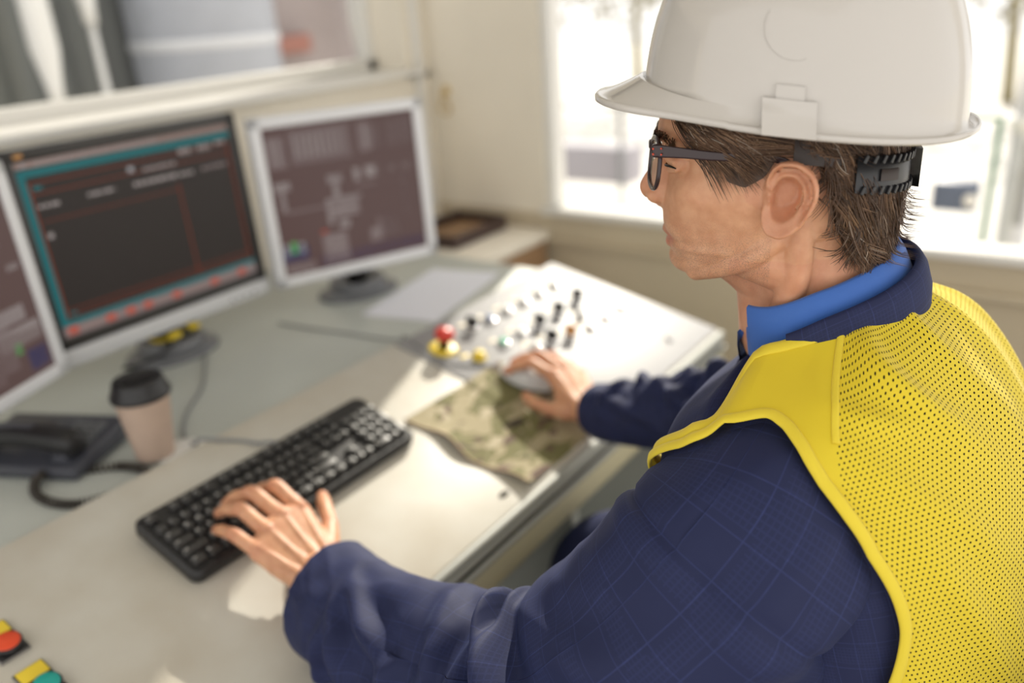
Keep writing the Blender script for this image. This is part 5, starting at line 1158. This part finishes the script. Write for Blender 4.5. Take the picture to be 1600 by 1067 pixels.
for s in (1, -1):
    Pl = lens_path(s); G = []
    for i, p in enumerate(Pl):
        p = A(p); c = A([.0905, s*.0345, .0228]); d = (p-c)/np.linalg.norm(p-c); d[0] = 0; d /= np.linalg.norm(d); nx = A([1., 0, 0]); w1 = .0016+.0010*max(0, d[2])
        G.append([p+d*w1*cos(t)+nx*.0018*sin(t) for t in np.linspace(0, 2*pi, 10, endpoint=False)])
    fm.grid(A(G), cu=True, cv=True)
    fm.box((.0862, s*.0640, .0375), (.0065, .0065, .0095), None, .0012)
limb(fm, [(.0935, .0105, .031), (.0942, 0, .0335), (.0935, -.0105, .031)], [.0018, .0018, .0018], 10)
gobj(fm, 'frame', M['acetate'])
for s in (1, -1):
    Pl = lens_path(s, 48, .97); mb = MB(); mb.add(Pl, [list(range(48))]); gobj(mb, 'lens', M['lens'])
    tp = catmull([(.0865, s*.0655, .0375), (.068, s*.0690, .0362), (.045, s*.0738, .0342), (.020, s*.0752, .0325), (-.004, s*.0750, .0300), (-.018, s*.0720, .0160), (-.026, s*.0690, .0000)], 40); mb = MB(); G = []
    T_, U_, V_ = frames(tp, (0, 0, 1))
    for i in range(40): hh = np.interp(i, [0, 8, 20, 39], [.0050, .0038, .0027, .0026]); G.append([tp[i]+U_[i]*hh*math.copysign(abs(cos(t))**.5, cos(t))+V_[i]*.0013*math.copysign(abs(sin(t))**.5, sin(t)) for t in np.linspace(0, 2*pi, 14, endpoint=False)])
    mb.grid(A(G), cv=True); mb.add(G[0], [list(range(14))[::-1]]); mb.add(G[-1], [list(range(14))]); tpo = gobj(mb, 'temple', M['acetate'])
    mb = MB()
    for dz in (-.0022, .0022): ball(mb, (.0825, s*.0690, .0375+dz), .0008, 8)
    for dz in (-.002, .002): ball(mb, (.0885, s*.0678, .0375+dz), .0009, 8)
    gobj(mb, 'hinge_pins', M['pin'], tpo)
# ================================================================== hair
def hair_mat():
    m = bpy.data.materials.new('brown_hair'); m.use_nodes = True; nt = m.node_tree; N = nt.nodes; L = nt.links; b = N['Principled BSDF']; b.inputs['Roughness'].default_value = .38; b.inputs['Specular IOR Level'].default_value = .5
    at = N.new('ShaderNodeAttribute'); at.attribute_name = 'strand'; r = N.new('ShaderNodeValToRGB'); e = r.color_ramp.elements
    e[0].position = 0; e[0].color = (.045, .024, .014, 1); e[1].position = .62; e[1].color = (.15, .080, .043, 1)
    k = e.new(.90); k.color = (.26, .155, .088, 1); k2 = e.new(1.0); k2.color = (.42, .36, .30, 1)
    L.new(at.outputs['Fac'], r.inputs['Fac']); L.new(r.outputs['Color'], b.inputs['Base Color']); return m
M['hair'] = hair_mat()
HT = A([(.09, -.094, .073, -.012), (.06, -.097, .0775, -.012), (.03, -.097, .0780, -.014), (0, -.096, .0755, -.020), (-.03, -.094, .0700, -.028), (-.05, -.092, .0655, -.034), (-.07, -.088, .0605, -.036), (-.10, -.084, .058, -.040)])[::-1]
def hair_pt(th, z, off=0.0):
    """surface of the hair mass: the scalp in front of the ear, a fuller nape behind it"""
    a_ = abs(((th+pi) % (2*pi))-pi)
    p1 = A(head_pt(th, max(z, -.02), .0025+off))
    xb, w_, xc = np.interp(z, HT[:, 0], HT[:, 1]), np.interp(z, HT[:, 0], HT[:, 2]), np.interp(z, HT[:, 0], HT[:, 3])
    c, s = cos(th), sin(th); k = (abs(c)**2.2+abs(s)**2.2)**(-1/2.2)
    p2 = A([xc+((xc-xb)+off)*c*k, (w_+off)*s*k, z]); t = float(smoothstep(1.45, 1.95, a_)); return p1*(1-t)+p2*t
hm = MB(); hcol = []
def strand(ctrl, rad, col, n=9):
    C_ = catmull(ctrl, n); rr = rad*np.interp(np.linspace(0, 1, n), [0, .15, .7, 1], [.7, 1, .9, .12]); v, f = tube_geo([HM @ Vector(p) for p in C_], rr*KP, 3, False); hm.add(v, f); hcol.extend([col]*len(v))
def lock(ctrl_f, nst, spread, rad=.00033):
    c0 = rng.beta(2, 2.6)*.8
    for _ in range(nst):
        col = min(1, max(0, c0+rng.normal(0, .13))) if rng.rand() > .035 else rng.uniform(.86, 1.0); strand(ctrl_f(rng.normal(0, spread, 2), rng), rad*rng.uniform(.7, 1.3), col)
for sg in (1, -1):
    # temple: swept back and down from the hat line, over the top of the ear
    for k in range(230):
        th0 = radians(rng.uniform(38, 92)); z0 = rng.uniform(.050, .074) if rng.rand() < .6 else rng.uniform(.036, .06)
        if th0 < radians(46): z0 = max(z0, .058)
        L_ = radians(rng.uniform(16, 36)); drop = rng.uniform(.012, .040)*(1.2 if th0 < radians(72) else .75); zmin = np.interp(math.degrees(th0+L_), [50, 62, 72, 78, 84, 106, 125], [.026, .002, -.004, .016, .038, .040, .030])
        zend = max(z0-drop, zmin+rng.normal(0, .002)); w0 = rng.uniform(0, .0040); cv = rng.uniform(.2, .8)
        def f(j, r_, th0=th0, z0=z0, L_=L_, zend=zend, w0=w0, cv=cv, sg=sg):
            out = []
            for t in (0, .33, .66, 1):
                th = th0+L_*t+j[0]; z = z0+(zend-z0)*(t**(1+cv))+j[1]*.10; out.append(hair_pt(sg*th, z, .0012+w0*sin(pi*min(t*.8+.1, 1))+.001*r_.rand()))
            return out
        lock(f, 9, .022)
    # behind the ear and the nape
    for k in range(520):
        th0 = radians(rng.uniform(94, 181)); z0 = rng.uniform(-.045, .062); L_ = rng.uniform(.035, .078); zend = max(z0-L_, -.060+rng.normal(0, .006)-.004*(th0 < radians(150)))
        zlow = np.interp(math.degrees(th0), [94, 101, 107, 113, 130, 180], [.042, .036, -.022, -.052, -.062, -.050]); zend = max(zend, zlow+rng.normal(0, .004))
        if z0-zend < .012: z0 = zend+.02
        sweep = rng.normal(.20, .14); wvp = rng.uniform(0, 6.28); wva = rng.uniform(.02, .07); w0 = rng.uniform(.000, .0075); fl = max(0, rng.normal(.002, .004))
        def f(j, r_, th0=th0, z0=z0, zend=zend, sweep=sweep, w0=w0, fl=fl, sg=sg, wvp=wvp, wva=wva):
            out = []
            for t in (0, .3, .6, .85, 1):
                th = min(th0+sweep*t+j[0]*(.6+t)+wva*sin(wvp+5*t), pi+.1); z = z0+(zend-z0)*t+j[1]*.12; out.append(hair_pt(sg*th, z, -.003+w0*sin(pi*min(.15+t*.75, 1))+fl*t**3+.0015*r_.rand()))
            return out
        lock(f, 10, .026)
    # wisps curling out over the collar
    for k in range(26):
        th0 = radians(rng.uniform(140, 180)); z0 = rng.uniform(-.03, .02)
        def f(j, r_, th0=th0, z0=z0, sg=sg):
            return [hair_pt(sg*(th0+j[0]), z0, .002), hair_pt(sg*(th0+j[0]+.05), z0-.016, .006), hair_pt(sg*(th0+.08+j[0]), z0-.026, .011+j[1]*.05), hair_pt(sg*(th0+.10+j[0]), z0-.028, .019+.008*r_.rand())]
        lock(f, 4, .03, .00026)
# under layer
for sg in (1, -1):
    G = []
    for z in np.linspace(.080, -.054, 40):
        rw = []
        for d_ in np.linspace(99, 181, 44): zz = max(z, np.interp(d_, [99, 102, 107, 113, 130, 180], [.040, .034, -.020, -.046, -.054, -.044])); rw.append(HM @ Vector(hair_pt(sg*radians(d_), zz, -.0035)))
        G.append([tuple(p) for p in rw])
    b0 = len(hm.v); hm.grid(A(G), flip=(sg > 0)); hcol.extend([.12]*(len(hm.v)-b0))
    G = []
    for t in np.linspace(0, 1, 16):
        rw = []
        for d_ in np.linspace(50, 116, 40): zl = np.interp(d_, [46, 54, 62, 70, 78, 86, 100, 116], [.066, .036, .014, .010, .018, .040, .044, .036]); rw.append(tuple(HM @ Vector(hair_pt(sg*radians(d_), .082+(zl-.082)*t, -.0012))))
        G.append(rw)
    b0 = len(hm.v); hm.grid(A(G), flip=(sg > 0)); hcol.extend([.12]*(len(hm.v)-b0))
hair = pobj(hm, 'hair', M['hair']); at = hair.data.attributes.new('strand', 'FLOAT', 'POINT'); at.data.foreach_set('value', np.asarray(hcol, np.float32))
# eyebrows
for s in (1, -1):
    em = MB(); ec = []
    for k in range(260):
        t = rng.rand(); y = .012+.040*t; z = .0405+.0045*sin(pi*min(1, t*1.1))+rng.normal(0, .0017); x = .0885-.016*t**2.0+.0006
        d = A([-.4*t, .9, .25-.5*t])*.0075; p0 = A([x, s*y, z]); p1 = p0+A([d[0]+.0018, s*d[1], d[2]]); v, f = tube_geo([HM @ Vector(p0), HM @ Vector((p0+p1)/2+A([.0006, 0, 0])), HM @ Vector(p1)], A([.0003, .0003, .0001])*KP, 3, False); em.add(v, f); ec += [rng.uniform(.1, .7)]*len(v)
    eb = pobj(em, 'eyebrow', M['hair']); at = eb.data.attributes.new('strand', 'FLOAT', 'POINT'); at.data.foreach_set('value', np.asarray(ec, np.float32))
